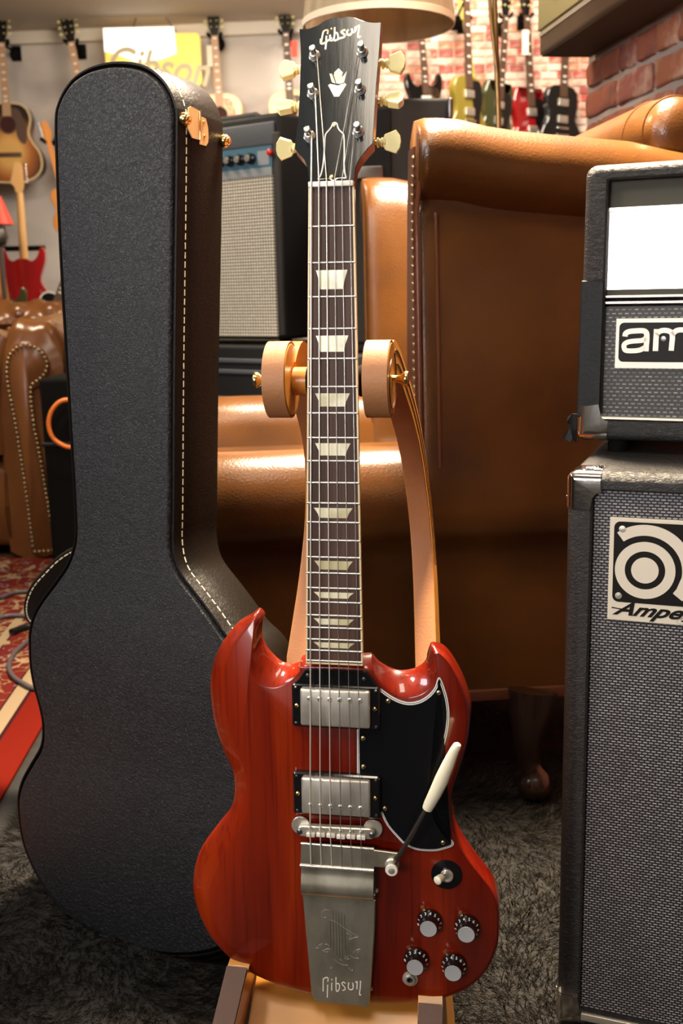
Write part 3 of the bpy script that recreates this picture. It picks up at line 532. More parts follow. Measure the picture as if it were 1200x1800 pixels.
# toggle switch
tg = [(0.1107,0.1445)][0]
tw = obj('switch_plate', *g_lathe([(0.0156, 0.0), (0.0156, 0.0012), (0.0150, 0.0016), (0.0060, 0.0016)], (tg[0], tg[1], 0), seg=40), 'black_plastic', GT, 30)
obj('switch_nut', *g_lathe([(0.0068, 0.0015), (0.0068, 0.0038), (0.0060, 0.0050), (0.0042, 0.0052), (0.0040, 0.0042)], (tg[0] + 0.0005, tg[1] - 0.0002, 0), seg=24), 'nickel_bright', GT, 25)
sw = [(0.1101,0.1469,0.005),(0.1071,0.1474,0.011),(0.1057,0.1474,0.014),(0.1029,0.1471,0.019),(0.1022,0.1471,0.0202)]
obj('switch_lever', *g_tube([sw[0], sw[1]], 0.0018, 10), 'nickel_bright', GT, 40)
obj('switch_tip', *g_tube(sw[1:], [0.0030, 0.0040, 0.0044, 0.0028], 16), 'cream', GT, 50)
# knobs
kn = [[(0.0938,0.0926)][0], [(0.1317,0.0898)][0], [(0.0803,0.0488)][0], [(0.1187,0.0462)][0]]
pt = [[(0.0871,0.1056)][0], [(0.1252,0.1032)][0], [(0.0728,0.06)][0], [(0.1102,0.0584)][0]]
for i, (kx, ky) in enumerate(kn):
    k = obj('control_knob', *g_lathe([(0.0128, 0.0012), (0.0131, 0.0020), (0.0128, 0.0034), (0.0112, 0.0062), (0.0098, 0.0100), (0.0092, 0.0150), (0.0090, 0.0162)], (kx, ky, 0), seg=40), 'black_gloss', GT, 40)
    cap = obj('knob_cap', *g_lathe([(0.0086, 0.0160), (0.0084, 0.0168), (0.0060, 0.01665), (0.0002, 0.01665)], (kx, ky, 0), seg=36), 'knobtop', k, 30)
    rot0 = (-0.2, 0.15, -0.45, 0.1)[i]
    rr = MB()
    for j in range(24): # splined rim
        a = 2*PI*j/24; rr.add(*g_box((kx + 0.0089*math.cos(a), ky + 0.0089*math.sin(a), 0.0158), (0.0009, 0.0009, 0.0014)))
    rr.obj('knob_flutes', 'black_gloss', k, 0)
    for j, ch in enumerate('0123456789'):
        a = R(200 - 26*j) + rot0
        d = Vector((math.cos(a), math.sin(a), 0)); nrm = (d*0.80 + Vector((0, 0, 0.60))).normalized(); tx = Vector((-d.y, d.x, 0))*-1; upv = nrm.cross(tx)
        ps = Vector((kx, ky, 0)) + d*0.0113 + Vector((0, 0, 0.0068))
        mt = Matrix(((tx.x, -upv.x if False else upv.x, nrm.x, ps.x), (tx.y, upv.y, nrm.y, ps.y), (tx.z, upv.z, nrm.z, ps.z), (0, 0, 0, 1)))
        text_obj('numeral', ch, 0.0046, 'numeral', k, mt @ Matrix.Translation((0, -0.0016, 0)), 0.0001, 0, 1.0)
    p = pt[i]; ang = math.atan2(ky - p[1], kx - p[0]); 
    q = [(p[0] + 0.0026*math.cos(ang + 2.3), p[1] + 0.0026*math.sin(ang + 2.3)), (p[0] + 0.0026*math.cos(ang - 2.3), p[1] + 0.0026*math.sin(ang - 2.3)), (p[0] + 0.006*math.cos(ang), p[1] + 0.006*math.sin(ang))]
    obj('knob_pointer', *g_prism(q, 0.0001, 0.0012), 'screwbrass', GT, 0)
jk = [(0.0737,0.0255)][0]
jo = obj('output_jack', *g_lathe([(0.0080, 0.0), (0.0080, 0.0010), (0.0058, 0.0014), (0.0056, 0.0032), (0.0046, 0.0040), (0.0032, 0.0040), (0.0030, 0.0015)], (jk[0], jk[1], 0), seg=26, caps=False), 'nickel', GT, 30)
obj('jack_hole', *g_lathe([(0.0031, 0.0012), (0.0001, 0.0013)], (jk[0], jk[1], 0), seg=18), 'black_plastic', jo, 0)
# strings
nutx = [-0.0180 + 0.0072*i for i in range(6)]
Hm = frame_matrix(HREL)
lipx = [p for p in [(-0.0257,0.1522),(-0.015,0.1524),(-0.0042,0.152),(0.006,0.1515),(0.016,0.1517),(0.0263,0.1516)]]
radii = [0.00074, 0.00062, 0.00052, 0.00034, 0.00030, 0.00027]
sadz = 0.0162
pidx = [2, 1, 0, 3, 4, 5]
for i in range(6):
    ang = (0.0046, 0.0028)
    px, py = posts[pidx[i]]; s = 1 if i < 3 else -1
    pe = Hm @ Vector((px + s*0.0030, py - 0.001, 0.0046))
    path = [(lipx[i][0], lipx[i][1], 0.0148), (lipx[i][0]*0.4 + sx_[i]*0.6, lipx[i][1]*0.35 + by*0.65, 0.0158), (sx_[i], by, sadz), (nutx[i], yn + 0.0025, zfb(yn) + 0.0042), (nutx[i], yn + 0.0060, zfb(yn) + 0.0034), tuple(pe)]
    obj('string', *g_tube(path, radii[i], 6), 'wound' if i < 3 else 'steel', GT, 60)

# ================================================================== WOODEN STAND
SF = ((-0.01193,1.01074,0.00000),(0.98511,0.00000,-0.17193),(-0.17193,0.00000,-0.98511),(0.00000,1.00000,0.00000))
ST = thing('guitar_stand', 'wooden guitar stand with two leather-faced scroll arms holding the red guitar', 'guitar stand', SF)
# bow-shaped side planks: centre line (depth back, height), half width
BOW = [(0.050, 0.7375, 0.0), (0.085, 0.7540, 0.016), (0.120, 0.7480, 0.0175), (0.165, 0.7230, 0.0175), (0.218, 0.6890, 0.0175), (0.262, 0.6470, 0.0175), (0.290, 0.5950, 0.018), (0.300, 0.5350, 0.019), (0.288, 0.4750, 0.021),
       (0.262, 0.4200, 0.023), (0.228, 0.3600, 0.025), (0.186, 0.2900, 0.027), (0.140, 0.2150, 0.029), (0.098, 0.1500, 0.031), (0.060, 0.0980, 0.032)]
bow = smooth_poly(BOW, 4, False)[2:]
def side_plank(xo, sl, tt, sgn):
    """xo: outer x at disc height, sl: splay per metre, tt: thickness inward"""
    def X(z): return xo + sgn*sl*(0.737 - z)
    V = []; n = len(bow); L = []; Rr = []
    for i, (d, z, h) in enumerate(bow):
        a = bow[max(i-1, 0)]; c = bow[min(i+1, n-1)]; t = Vector((c[0]-a[0], c[1]-a[1])).normalized(); nn = Vector((-t.y, t.x))
        L.append((d + nn.x*h, z + nn.y*h)); Rr.append((d - nn.x*h, z - nn.y*h))
    def quad(u, inner): return [(X(z) - sgn*(tt if inner else 0), z, -d) for d, z in u]
    rings = []
    for i in range(n): rings.append([quad([L[i]], False)[0], quad([L[i]], True)[0], quad([Rr[i]], True)[0], quad([Rr[i]], False)[0]])
    b = MB(); b.add(*g_loft(rings, True, True, True)); return b, X, L, Rr
def cyl_x(x0, x1, d, z, r, seg=56, bev=0.0012):
    return g_lathe([(r - bev, 0), (r, bev), (r, abs(x1-x0) - bev), (r - bev, abs(x1-x0))], (x0, z, -d), (1 if x1 > x0 else -1, 0, 0), seg)
for sgn, xo, sl, tt in ((1, 0.0558, 0.081, 0.0250), (-1, -0.0662, 0.0875, 0.0230)):
    b, X, L, Rr = side_plank(xo, sl, tt, sgn); xi = xo - sgn*tt
    b.obj('side_arm', 'maple', ST, 30)
    dz, dd, dr = 0.7365, 0.052, 0.0355
    b = MB(); b.add(*cyl_x(xi, xo, dd, dz, dr)); b.obj('scroll_disc', 'maple', ST, 30)
    # leather strip wrapped round the rim of the disc and down the front edge of the arm
    st = MB(); pts = []
    for k in range(0, 41):
        a = R(72 + 285*k/40); pts.append((dd - (dr + 0.0008)*math.sin(a + PI/2), dz + (dr + 0.0008)*math.cos(a + PI/2)))
    pts = [(dd + (dr + 0.0008)*math.cos(R(60 + 300*k/44)), dz + (dr + 0.0008)*math.sin(R(60 + 300*k/44))) for k in range(45)]
    rings = [[(xi + sgn*0.0006, p[1], -p[0]), (xo - sgn*0.0006, p[1], -p[0])] for p in pts]
    V = [q for r_ in rings for q in r_]; Fs = [[2*i, 2*i+1, 2*i+3, 2*i+2] for i in range(len(rings)-1)]
    V2 = [((x), dz + (y-dz)*1.035, -(dd + (-z-dd)*1.035)) for x, y, z in V]; nn = len(V)
    st.add(V + V2, Fs + [[a + nn for a in f] for f in Fs] + [[2*i, 2*i+2, nn+2*i+2, nn+2*i] for i in range(len(rings)-1)] + [[2*i+1, 2*i+3, nn+2*i+3, nn+2*i+1] for i in range(len(rings)-1)])
    st.obj('leather_strip', 'leatherpad', ST, 40)
    # front (camera side) edge strip of the arm
    E_ = [p for p in Rr if p[0] > 0.03] if True else L
    side = Rr
    V = []; 
    for i in range(3, len(side)):
        d, z = side[i]; c_ = bow[i]; o2 = Vector((d - c_[0], z - c_[1])).normalized()*0.0012
        for off in (0, 1): V += [(X(z) - sgn*0.0008, z + o2.y*off, -(d + o2.x*off)), (X(z) - sgn*(tt - 0.0008), z + o2.y*off, -(d + o2.x*off))]
    n = len(V)//4; Fs = []
    for i in range(n-1):
        a, c_ = 4*i, 4*i+4; Fs += [[a+2, a+3, c_+3, c_+2], [a, a+1, c_+1, c_], [a, a+2, c_+2, c_], [a+1, a+3, c_+3, c_+1]]
    obj('leather_strip', V, Fs, 'leatherpad', ST, 40)
    # carved grooves on the outer face
    gv = MB(); sp = []
    for k in range(60):
        t = k/59; a = R(60 - 330*t); r_ = 0.0285 - 0.010*max(0, t-0.55)/0.45
        sp.append((xo + sgn*0.0002, dz + r_*math.sin(a), -(dd + r_*math.cos(a))))
    gv.add(*g_tube(sp, 0.0008, 6)); g2 = []
    for i in range(2, 30): c_ = bow[i]; d = c_[0] + (L[i][0]-c_[0])*0.45; z = c_[1] + (L[i][1]-c_[1])*0.45; g2.append((X(z) + sgn*0.0002, z, -d))
    gv.add(*g_tube(g2, 0.0008, 6)); g2 = []
    for i in range(2, 30): c_ = bow[i]; d = c_[0] + (Rr[i][0]-c_[0])*0.35; z = c_[1] + (Rr[i][1]-c_[1])*0.35; g2.append((X(z) + sgn*0.0002, z, -d))
    gv.add(*g_tube(g2, 0.0008, 6)); gv.obj('groove', 'leather_dark', ST, 40)
    kb = MB(); kb.add(*g_lathe([(0.004, 0), (0.0036, 0.004), (0.0042, 0.008), (0.0072, 0.011), (0.0080, 0.0135), (0.0074, 0.0155), (0.002, 0.0165)], (xo, dz, -dd), (sgn, 0, 0), 24)); kb.obj('brass_knob', 'brass', ST, 40)
    # foot: plank running forward under the guitar, padded on top
    Xf = lambda z: X(z)
    prof = [(0.085, 0.0), (0.085, 0.105), (0.060, 0.128), (0.015, 0.128), (-0.006, 0.1215), (-0.062, 0.0830), (-0.070, 0.0760), (-0.070, 0.0)] if sgn < 0 else [(0.085, 0.0), (0.085, 0.105), (0.060, 0.120), (0.010, 0.115), (-0.006, 0.0985), (-0.070, 0.0640), (-0.075, 0.0600), (-0.075, 0.0)]
    b = MB(); b.add(*g_loft([[(X(z) - sgn*k*tt, z, -d) for d, z in prof] for k in (0, 1)], True, True, True)); b.obj('foot', 'maple', ST, 30)
    p0, p1 = prof[4], prof[5]; V = []
    for k in (0.02, 0.98):
        for d, z, o2 in ((p0[0], p0[1], 0), (p1[0], p1[1], 0), (p1[0], p1[1], 0.004), (p0[0], p0[1], 0.004)): V.append((X(z) - sgn*k*tt, z + o2, -d + o2*0.5))
    obj('foam_pad', V, [[0, 1, 2, 3], [4, 7, 6, 5], [0, 4, 5, 1], [1, 5, 6, 2], [2, 6, 7, 3], [3, 7, 4, 0]], 'padbrown', ST, 0)
    p1, p2 = prof[6], prof[7]
    obj('leather_strip', *g_loft([[(X(z) - sgn*k*tt, z, -d + o2) for d, z, o2 in ((p1[0], p1[1], 0), (p1[0], p1[1], 0.0015), (p2[0], p2[1], 0.0015), (p2[0], p2[1], 0))] for k in (0.02, 0.98)], True, True, True), 'leatherpad', ST, 0)
# neck rest rod with two rubber rings
dl = MB(); dl.add(*g_lathe([(0.0140, 0), (0.0140, 0.073)], (-0.042, 0.7345, -0.0565), (1, 0, 0), 28)); rd = dl.obj('neck_rest', 'maple', ST, 40)
for x in (-0.0285, 0.0225):
    obj('rubber_ring', *g_lathe([(0.0142, 0), (0.0155, 0.001), (0.0155, 0.006), (0.0142, 0.007)], (x, 0.7345, -0.0565), (1, 0, 0), 24), 'rubber', rd, 40)
obj('cradle_board', *g_loft([[(-0.098, z, -d), (0.083, z, -d)] + [(0.083, z2, -d2), (-0.098, z2, -d2)] for d, z, d2, z2 in ((0.070, 0.118, 0.078, 0.106), (-0.058, 0.026, -0.050, 0.012))], True, True, True), 'maple', ST, 20)

# ================================================================== GUITAR CASE
CAf = ((-0.23200,1.23200,0.00000),(0.86603,0.03052,-0.49907),(-0.50000,0.05287,-0.86441),(0.00000,0.99813,0.06105))
CA = thing('guitar_case', 'tall black guitar case standing left of the red guitar, brass hinge on its side', 'guitar case', CAf)
CO = [(-0.1544,1.0302),(-0.1548,0.9723),(-0.1537,0.9055),(-0.1516,0.8377),(-0.1486,0.769),(-0.1455,0.6994),(-0.1424,0.6289),(-0.14,0.5646),(-0.1396,0.5357),(-0.1426,0.5165),(-0.1542,0.4918),(-0.1774,0.4641),(-0.2009,0.4387),(-0.2171,0.4161),(-0.2254,0.392),(-0.2267,0.3756),(-0.2265,0.3462),(-0.2215,0.3189),(-0.2119,0.2901),(-0.2072,0.2658),(-0.211,0.2383),(-0.2294,0.2107),(-0.2464,0.1855),(-0.2555,0.1641),(-0.2587,0.1438),(-0.255,0.106),(-0.2441,0.074),(-0.2169,0.0365),(-0.1859,0.0137),(-0.1434,-0.0029),(-0.1053,-0.0103),(-0.0607,-0.0122),(-0.0248,-0.0076),(0.0112,0.0002),(0.0454,0.0114),(0.0787,0.0276),(0.1145,0.0533),(0.1418,0.0833),(0.1581,0.1203),(0.1628,0.1573),(0.158,0.1914),(0.1477,0.2206),(0.1373,0.2429),(0.1309,0.266),(0.1326,0.2943),(0.1406,0.3235),(0.1454,0.3518),(0.1423,0.3785),(0.132,0.4006),(0.1162,0.4185),(0.0961,0.432),(0.0758,0.4538),(0.0512,0.4781),(0.0321,0.4965),(0.023,0.5127),(0.0191,0.5363),(0.0205,0.5706),(0.0235,0.7044),(0.027,0.8212),(0.0304,0.9282),(0.0325,1.0142),(0.0304,1.0302),(0.0242,1.0448),(0.0132,1.0593),(-0.0028,1.072),(-0.0216,1.0803),(-0.0465,1.0857),(-0.0721,1.0874),(-0.0983,1.0848),(-0.1207,1.0772),(-0.1374,1.0649),(-0.149,1.0492)]
CS = smooth_poly(CO, 3)
ia = inset(CS, 0.0055); ib = inset(CS, 0.0066)
rings = [[(x, y, 0.0035) for x, y in inset(CS, 0.0100)], [(x, y, 0.0030) for x, y in inset(CS, 0.0085)], [(x, y, 0.0) for x, y in ib], [(x, y, -0.006) for x, y in ib]]
obj('front_panel', *g_loft(rings, True, True, False), 'tolex_case', CA, 40)
dp = 0.088
rings = [[(x, y, -0.006) for x, y in ia]] + [[(x, y, z) for x, y in inset(CS, i_)] for z, i_ in ((-0.002, 0.0050), (0.0006, 0.0030), (0.0, 0.0008), (-0.002, 0.0), (-0.022, 0.0), (-0.0235, -0.0008), (-0.045, -0.0010), (-dp + 0.004, 0.0), (-dp, 0.003))]
obj('shell', *g_loft(rings, True, False, True), 'tolex_side', CA, 40)
# stitched seam: short thread dashes along the side
sm = MB(); ring = inset(CS, -0.0003); acc = 0; on = True
L_ = len(ring); pos = 0.0; seg = []
for i in range(L_):
    a = Vector((*ring[i], -0.0145)); c = Vector((*ring[(i+1) % L_], -0.0145)); ln = (c-a).length; k = 0.0
    while k < ln:
        ph = (pos + k) % 0.0105
        if ph < 0.0072:
            e = min(ln, k + 0.0072 - ph); 
            if e - k > 0.001: sm.add(*g_tube([a.lerp(c, k/ln), a.lerp(c, e/ln)], 0.00075, 4))
            k = e + 1e-5
        else: k += 0.0105 - ph + 1e-5
    pos += ln
sm.obj('stitching', 'stitch', CA, 0, kind='stuff')
# hinge and brass feet on the side
ox, oy = [(0.033,1.0178)][0]
hg = MB(); hx = ox + 0.0008
def splate(pts, x0, x1): return g_loft([[(x, y, z) for y, z in pts] for x in (x0, x1)], True, True, True)
hg.add(*splate([(oy + 0.012, -0.016), (oy + 0.014, -0.020), (oy + 0.012, -0.036), (oy - 0.020, -0.036), (oy - 0.020, -0.022), (oy - 0.010, -0.013)], hx, hx + 0.0016))
hn = hg.obj('hinge', 'brass_dull', CA, 0)
obj('hinge_leaf', *splate([(oy + 0.007, -0.0365), (oy + 0.006, -0.048), (oy - 0.003, -0.052), (oy - 0.014, -0.053), (oy - 0.020, -0.052), (oy - 0.0245, -0.048), (oy - 0.0245, -0.0365)], hx, hx + 0.0012), 'brass_dull', CA, 0)
obj('hinge_barrel', *g_tube([(hx + 0.0016, oy + 0.0115, -0.0365), (hx + 0.0016, oy - 0.0195, -0.0365)], 0.0013, 8), 'brass', CA, 40)
for yy, zz in ((0.001, -0.044), (-0.014, -0.0455)): obj('rivet', *g_lathe([(0.0020, 0), (0.0016, 0.0010), (0.0004, 0.0014)], (hx + 0.0012, oy + yy, zz), (1, 0, 0), 12), 'brass', hn, 40)
foot = [(0.0070, 0), (0.0078, 0.0015), (0.0074, 0.0048), (0.0056, 0.0078), (0.0050, 0.0082), (0.0040, 0.0080), (0.0036, 0.0090), (0.0015, 0.0098)]
for yy, zz in ((oy - 0.0020, -0.0085), (oy - 0.013, -dp + 0.004)):
    obj('brass_foot', *g_lathe(foot, (hx - 0.001, yy, zz), (1, 0.0, 0.0), 24), 'brass', CA, 50)

# second case, only its shoulder shows behind the first
C2f = ((-0.42000,1.62000,0.00000),(0.96126,0.00962,-0.27547),(-0.27564,0.03355,-0.96068),(0.00000,0.99939,0.03490))
C2 = thing('guitar_case', 'rounded shoulder of a second black case behind the tall one, stitched along its edge', 'guitar case', C2f)
CO2 = [(0.0197,0.4478),(-0.0043,0.4405),(-0.0321,0.4238),(-0.0576,0.4007),(-0.0804,0.3774),(-0.0932,0.3536),(-0.0971,0.3347),(-0.0945,0.3199),(-0.0862,0.3055),(-0.0798,0.2627),(-0.0695,0.2161),(-0.0524,0.1603),(-0.0514,0.0928),(-0.0662,0.0228)] + [(-0.0377,-0.0233),(0.0231,-0.0406),(0.0942,-0.0317),(0.1462,0.0276),(0.1508,0.1414),(0.1468,0.2792),(0.1224,0.3768),(0.0872,0.4419)]
C2s = smooth_poly(CO2, 3)
rings = [[(x, y, z) for x, y in inset(C2s, i_)] for z, i_ in ((0.0, 0.006), (0.0008, 0.003), (-0.002, 0.0), (-0.060, 0.0), (-0.062, 0.003))]
obj('shell', *g_loft(rings, True, True, True), 'tolex_side', C2, 40)
sm = MB(); ring = inset(C2s, 0.0065)
for i in range(0, 40):
    a = Vector((*ring[i], 0.0003)); c = Vector((*ring[i+1], 0.0003)); n_ = max(1, int((c-a).length/0.011))
    for k in range(n_): sm.add(*g_tube([a.lerp(c, (k+0.1)/n_), a.lerp(c, (k+0.8)/n_)], 0.0010, 4))
sm.obj('stitching', 'stitch', C2, 0, kind='stuff')

# ================================================================== BASS AMP (right)
def frame_shell(W_, H_, D_, xl, yt, yb, rec=0.018, r=0.010, br=0.012):
    o = lambda i: rrect(i, i, W_ - i, H_ - i, max(br - i*0.5, 0.002), 5); n_ = rrect(xl, yb, W_ - xl, yt, 0.0015, 5)
    rings = [[(x, y, -D_) for x, y in o(0.004)], [(x, y, -D_ + 0.004) for x, y in o(0)]]
    for k in range(6):
        a = PI/2*k/5; rings.append([(x, y, -r + r*math.sin(a)) for x, y in o(r*(1 - math.cos(a)))])
    rings += [[(x, y, 0) for x, y in inset(n_, -0.002)], [(x, y, -0.002) for x, y in n_], [(x, y, -rec) for x, y in n_]]
    return g_loft(rings, True, True, True)
CBf = ((0.22617,1.06503,0.00000),(0.93358,0.00000,-0.35837),(-0.35837,0.00000,-0.93358),(0.00000,1.00000,0.00000))
CB = thing('bass_speaker_cabinet', 'black vinyl bass speaker cabinet with large round emblem badge, standing on the floor at right', 'speaker cabinet', CBf)
cw, chh = 0.60, 0.640
cabm = obj('shell', *frame_shell(cw, chh, 0.30, 0.0255, 0.6215, 0.0390, 0.016, 0.012), 'tolex_amp', CB, 40)
for v in cabm.data.vertices:
    if v.co.y < 0.03: v.co.y = max(v.co.y, 0.018)
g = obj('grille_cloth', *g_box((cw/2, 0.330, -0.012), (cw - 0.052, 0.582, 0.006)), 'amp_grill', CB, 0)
obj('bottom_lip', *g_box((cw/2, 0.0335, -0.003), (cw - 0.055, 0.009, 0.010), 0.001), 'trimstrip', CB, 30)
for x in (0.03, cw - 0.03):
    for z in (-0.03, -0.27): obj('caster', *g_lathe([(0.016, 0), (0.018, 0.005), (0.018, 0.017), (0.014, 0.019)], (x, 0, z), (0, 1, 0), 20), 'rubber', CB, 40)
def corner_piece(parent, x0, y0, sx, sy, D=0.036, s=0.034, nx=0.0265, ny=0.0215):
    """metal corner over a cabinet corner; sx, sy point inward"""
    r = 0.012; P_ = [(r*(1 - math.cos(PI/2*k/6)), r*(1 - math.sin(PI/2*k/6))) for k in range(7)]
    poly = [(0, s + 0.004)] + P_ + [(s, 0), (s + 0.001, ny), (nx + 0.004, ny + 0.001), (nx, ny + 0.006), (nx - 0.002, s + 0.006)]
    poly = [(x0 + sx*(x - 0.0012), y0 + sy*(y - 0.0012)) for x, y in poly]
    rings = [[(x, y, z) for x, y in (inset(poly, i_) if i_ else poly)] for z, i_ in ((-D, 0), (-0.010, 0), (-0.0045, 0.0012), (-0.001, 0.0040), (0.0016, 0.0085), (0.0018, 0.0100))]
    rings = rings[:2]
    for k in range(1, 6):
        a = PI/2*k/5; i_ = 0.0095*(1 - math.cos(a)); q = []
        for x, y in poly:
            u, v = (x - x0)*sx, (y - y0)*sy
            # only the outer faces roll over the edge
            uu = max(u, -0.0012 + i_) ; vv = max(v, -0.0012 + i_); q.append((x0 + sx*uu, y0 + sy*vv))
        rings.append([(x, y, -0.0095 + 0.0112*math.sin(a)) for x, y in q])
    c = obj('metal_corner', *g_loft(rings, True, True, True), 'chrome', parent, 45)
    obj('rivet', *g_lathe([(0.0042, 0), (0.0036, 0.0016), (0.001, 0.0024)], (x0 - sx*0.0012, y0 + sy*0.029, -0.020), (-sx, 0, 0), 14), 'chrome', c, 50)
    obj('rivet', *g_lathe([(0.0042, 0), (0.0036, 0.0016), (0.001, 0.0024)], (x0 + sx*0.029, y0 - sy*0.0012, -0.024), (0, -sy, 0), 14), 'chrome', c, 50)
corner_piece(CB, 0.0, chh, 1, -1); corner_piece(CB, cw, chh, -1, -1); corner_piece(CB, 0.0, 0.018, 1, 1, ny=0.0185)
# badge on the cabinet
zb = -0.006
bx0, bx1, by0, by1 = 0.0425, 0.1750, 0.4880, 0.5942
pl = obj('badge', *g_prism([(bx0, by0), (bx1, by0), (bx1, by1), (bx0, by1)], -0.009, zb, 0.0006), 'badge', CB, 0)
obj('badge_field', *g_prism(rrect(0.0468, 0.5076, bx1 - 0.004, 0.5905, 0.006), zb - 0.001, zb + 0.0004), 'badge_k', pl, 0)
cx, cy = 0.0778, 0.5420
def annulus(cx, cy, r0, r1, a0, a1, z0, z1, n=40, sy=1.0):
    P0 = [(cx + r1*math.cos(a0 + (a1-a0)*k/n), cy + sy*r1*math.sin(a0 + (a1-a0)*k/n)) for k in range(n+1)]
    P1 = [(cx + r0*math.cos(a0 + (a1-a0)*k/n), cy + sy*r0*math.sin(a0 + (a1-a0)*k/n)) for k in range(n+1)]
    V = [(x, y, z1) for x, y in P0] + [(x, y, z1) for x, y in P1] + [(x, y, z0) for x, y in P0] + [(x, y, z0) for x, y in P1]; m = n + 1
    Fc = []
    for i in range(n): Fc += [[i, i+1, m+i+1, m+i], [2*m+i, 2*m+i+1, i+1, i], [3*m+i+1, 3*m+i, m+i, m+i+1]]
    Fc += [[0, m, 3*m, 2*m], [n, 2*m+n, 3*m+n, m+n]]
    return V, Fc
b = MB(); b.add(*annulus(cx, cy, 0.0195, 0.0292, 0, 2*PI, zb, zb + 0.0007, 56)); b.add(*g_lathe([(0.0133, zb), (0.0133, zb + 0.0007), (0.0001, zb + 0.0007)], (cx, cy, 0), seg=40))
b.add(*annulus(cx, cy, 0.0355, 0.0465, R(-38), R(127), zb, zb + 0.0007, 48))
b.add(*g_prism([(cx + 0.0275, cy - 0.0215), (cx + 0.060, cy - 0.0215), (cx + 0.060, cy - 0.002), (cx + 0.0462, cy + 0.004), (cx + 0.0355, cy - 0.004), (cx + 0.031, cy - 0.0165)], zb, zb + 0.00068))
b.obj('emblem', 'badge', pl, 30)
for q in ((0.0548, 0.5830), (0.0530, 0.5140), (bx1 - 0.010, 0.583), (bx1 - 0.010, 0.514)): obj('screw', *g_lathe([(0.0036, zb), (0.0034, zb + 0.0009), (0.001, zb + 0.0012)], (q[0], q[1], 0), seg=14), 'nickel', pl, 40)
text_obj('badge_script', 'Ampeg', 0.0185, 'badge_k', pl, T(0.0490, 0.4945, zb + 0.0001), 0.0004, 0.55, 1.42, 0.0005, 'LEFT')
obj('script_bar', *g_stroke([(0.0465, 0.5012), (0.060, 0.4998)], 0.0010, zb, zb + 0.0005), 'badge_k', pl, 0)

HDf = ((0.26185,1.18811,0.65500),(0.90631,0.01475,-0.42236),(-0.42262,0.03163,-0.90576),(0.00000,0.99939,0.03490))
HD = thing('bass_amp_head', 'black vinyl bass amplifier head with blank white front panel, sitting on the emblem-badged cabinet', 'amplifier', HDf)
hw_, hh_ = 0.40, 0.292
obj('shell', *frame_shell(hw_, hh_, 0.20, 0.0250, 0.2755, 0.0225, 0.022, 0.010), 'tolex_amp', HD, 40)
obj('patched_edge', *g_prism(rrect(-0.0006, 0.0245, 0.0246, 0.172, 0.002), -0.05, 0.0006, 0.0012), 'black_fab', HD, 40)
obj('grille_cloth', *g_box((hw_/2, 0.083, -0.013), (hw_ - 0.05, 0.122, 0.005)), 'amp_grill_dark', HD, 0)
obj('lower_trim', *g_box((hw_/2, 0.0245, -0.005), (hw_ - 0.050, 0.0030, 0.012), 0.0006), 'trimstrip', HD, 0)
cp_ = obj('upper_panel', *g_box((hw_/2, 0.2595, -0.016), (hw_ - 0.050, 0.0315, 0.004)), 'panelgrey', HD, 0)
obj('panel_edge', *g_box((hw_/2, 0.2455, -0.012), (hw_ - 0.050, 0.0042, 0.006)), 'trimstrip', HD, 0)
obj('control_panel', *g_box((hw_/2, 0.2025, -0.0135), (hw_ - 0.050, 0.0810, 0.004)), 'panelwhite', HD, 0)
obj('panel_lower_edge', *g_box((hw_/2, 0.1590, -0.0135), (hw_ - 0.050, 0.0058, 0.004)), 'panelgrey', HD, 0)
for y_, h_ in ((0.1545, 0.0030), (0.1480, 0.0030)): obj('trim_strip', *g_box((hw_/2, y_, -0.009), (hw_ - 0.050, h_, 0.006), 0.0006), 'trimstrip', HD, 0)
for x in (0.04, hw_ - 0.04):
    for z in (-0.03, -0.17): obj('rubber_foot', *g_lathe([(0.011, -0.015), (0.012, 0.0), (0.012, 0.001)], (x, 0, z), (0, 1, 0), 16), 'rubber', HD, 40)
corner_piece(HD, 0.0, 0.0, 1, 1, ny=0.0225); corner_piece(HD, hw_, 0.0, -1, 1, ny=0.0225)
ba = obj('badge', *g_prism([(0.0378, 0.0780), (0.190, 0.0780), (0.190, 0.1312), (0.0378, 0.1312)], -0.010, -0.0045, 0.0006), 'badge_w', HD, 0)
obj('badge_field', *g_prism(rrect(0.0415, 0.0852, 0.186, 0.1268, 0.005), -0.0046, -0.0040), 'badge_k', ba, 0)
lt = MB()
def LS(pts, wd): lt.add(*g_stroke(smooth_poly(pts, 5, False), wd, -0.0041, -0.0028))
LS([(0.0479,0.1121),(0.0487,0.1155),(0.0525,0.1174),(0.0597,0.1181),(0.0668,0.1181),(0.0701,0.116),(0.0709,0.1112),(0.0708,0.1034),(0.0705,0.0965)], 0.0056)
LS([(0.0701,0.1106),(0.066,0.108),(0.0577,0.1073),(0.0512,0.1062),(0.0476,0.1037),(0.0475,0.1001),(0.0497,0.0973),(0.0569,0.0969),(0.064,0.0978),(0.069,0.1004)], 0.0052)
LS([(0.0807,0.1198),(0.0805,0.1082),(0.0804,0.0968)], 0.0056)
LS([(0.0805,0.1142),(0.0845,0.1177),(0.0903,0.1184),(0.0956,0.1165),(0.0972,0.1123),(0.097,0.1046),(0.0966,0.0972)], 0.0054)
LS([(0.0969,0.1141),(0.1008,0.118),(0.1071,0.1189),(0.1123,0.117),(0.1139,0.1129),(0.114,0.1052),(0.1138,0.0975)], 0.0054)
lx = 0.1195
LS([(lx, 0.1175), (lx, 0.0865)], 0.0056); LS([(lx, 0.113), (lx + 0.006, 0.1165), (lx + 0.014, 0.115), (lx + 0.0165, 0.1055), (lx + 0.013, 0.0975), (lx + 0.005, 0.0955), (lx, 0.099)], 0.0050)
ex_ = 0.143
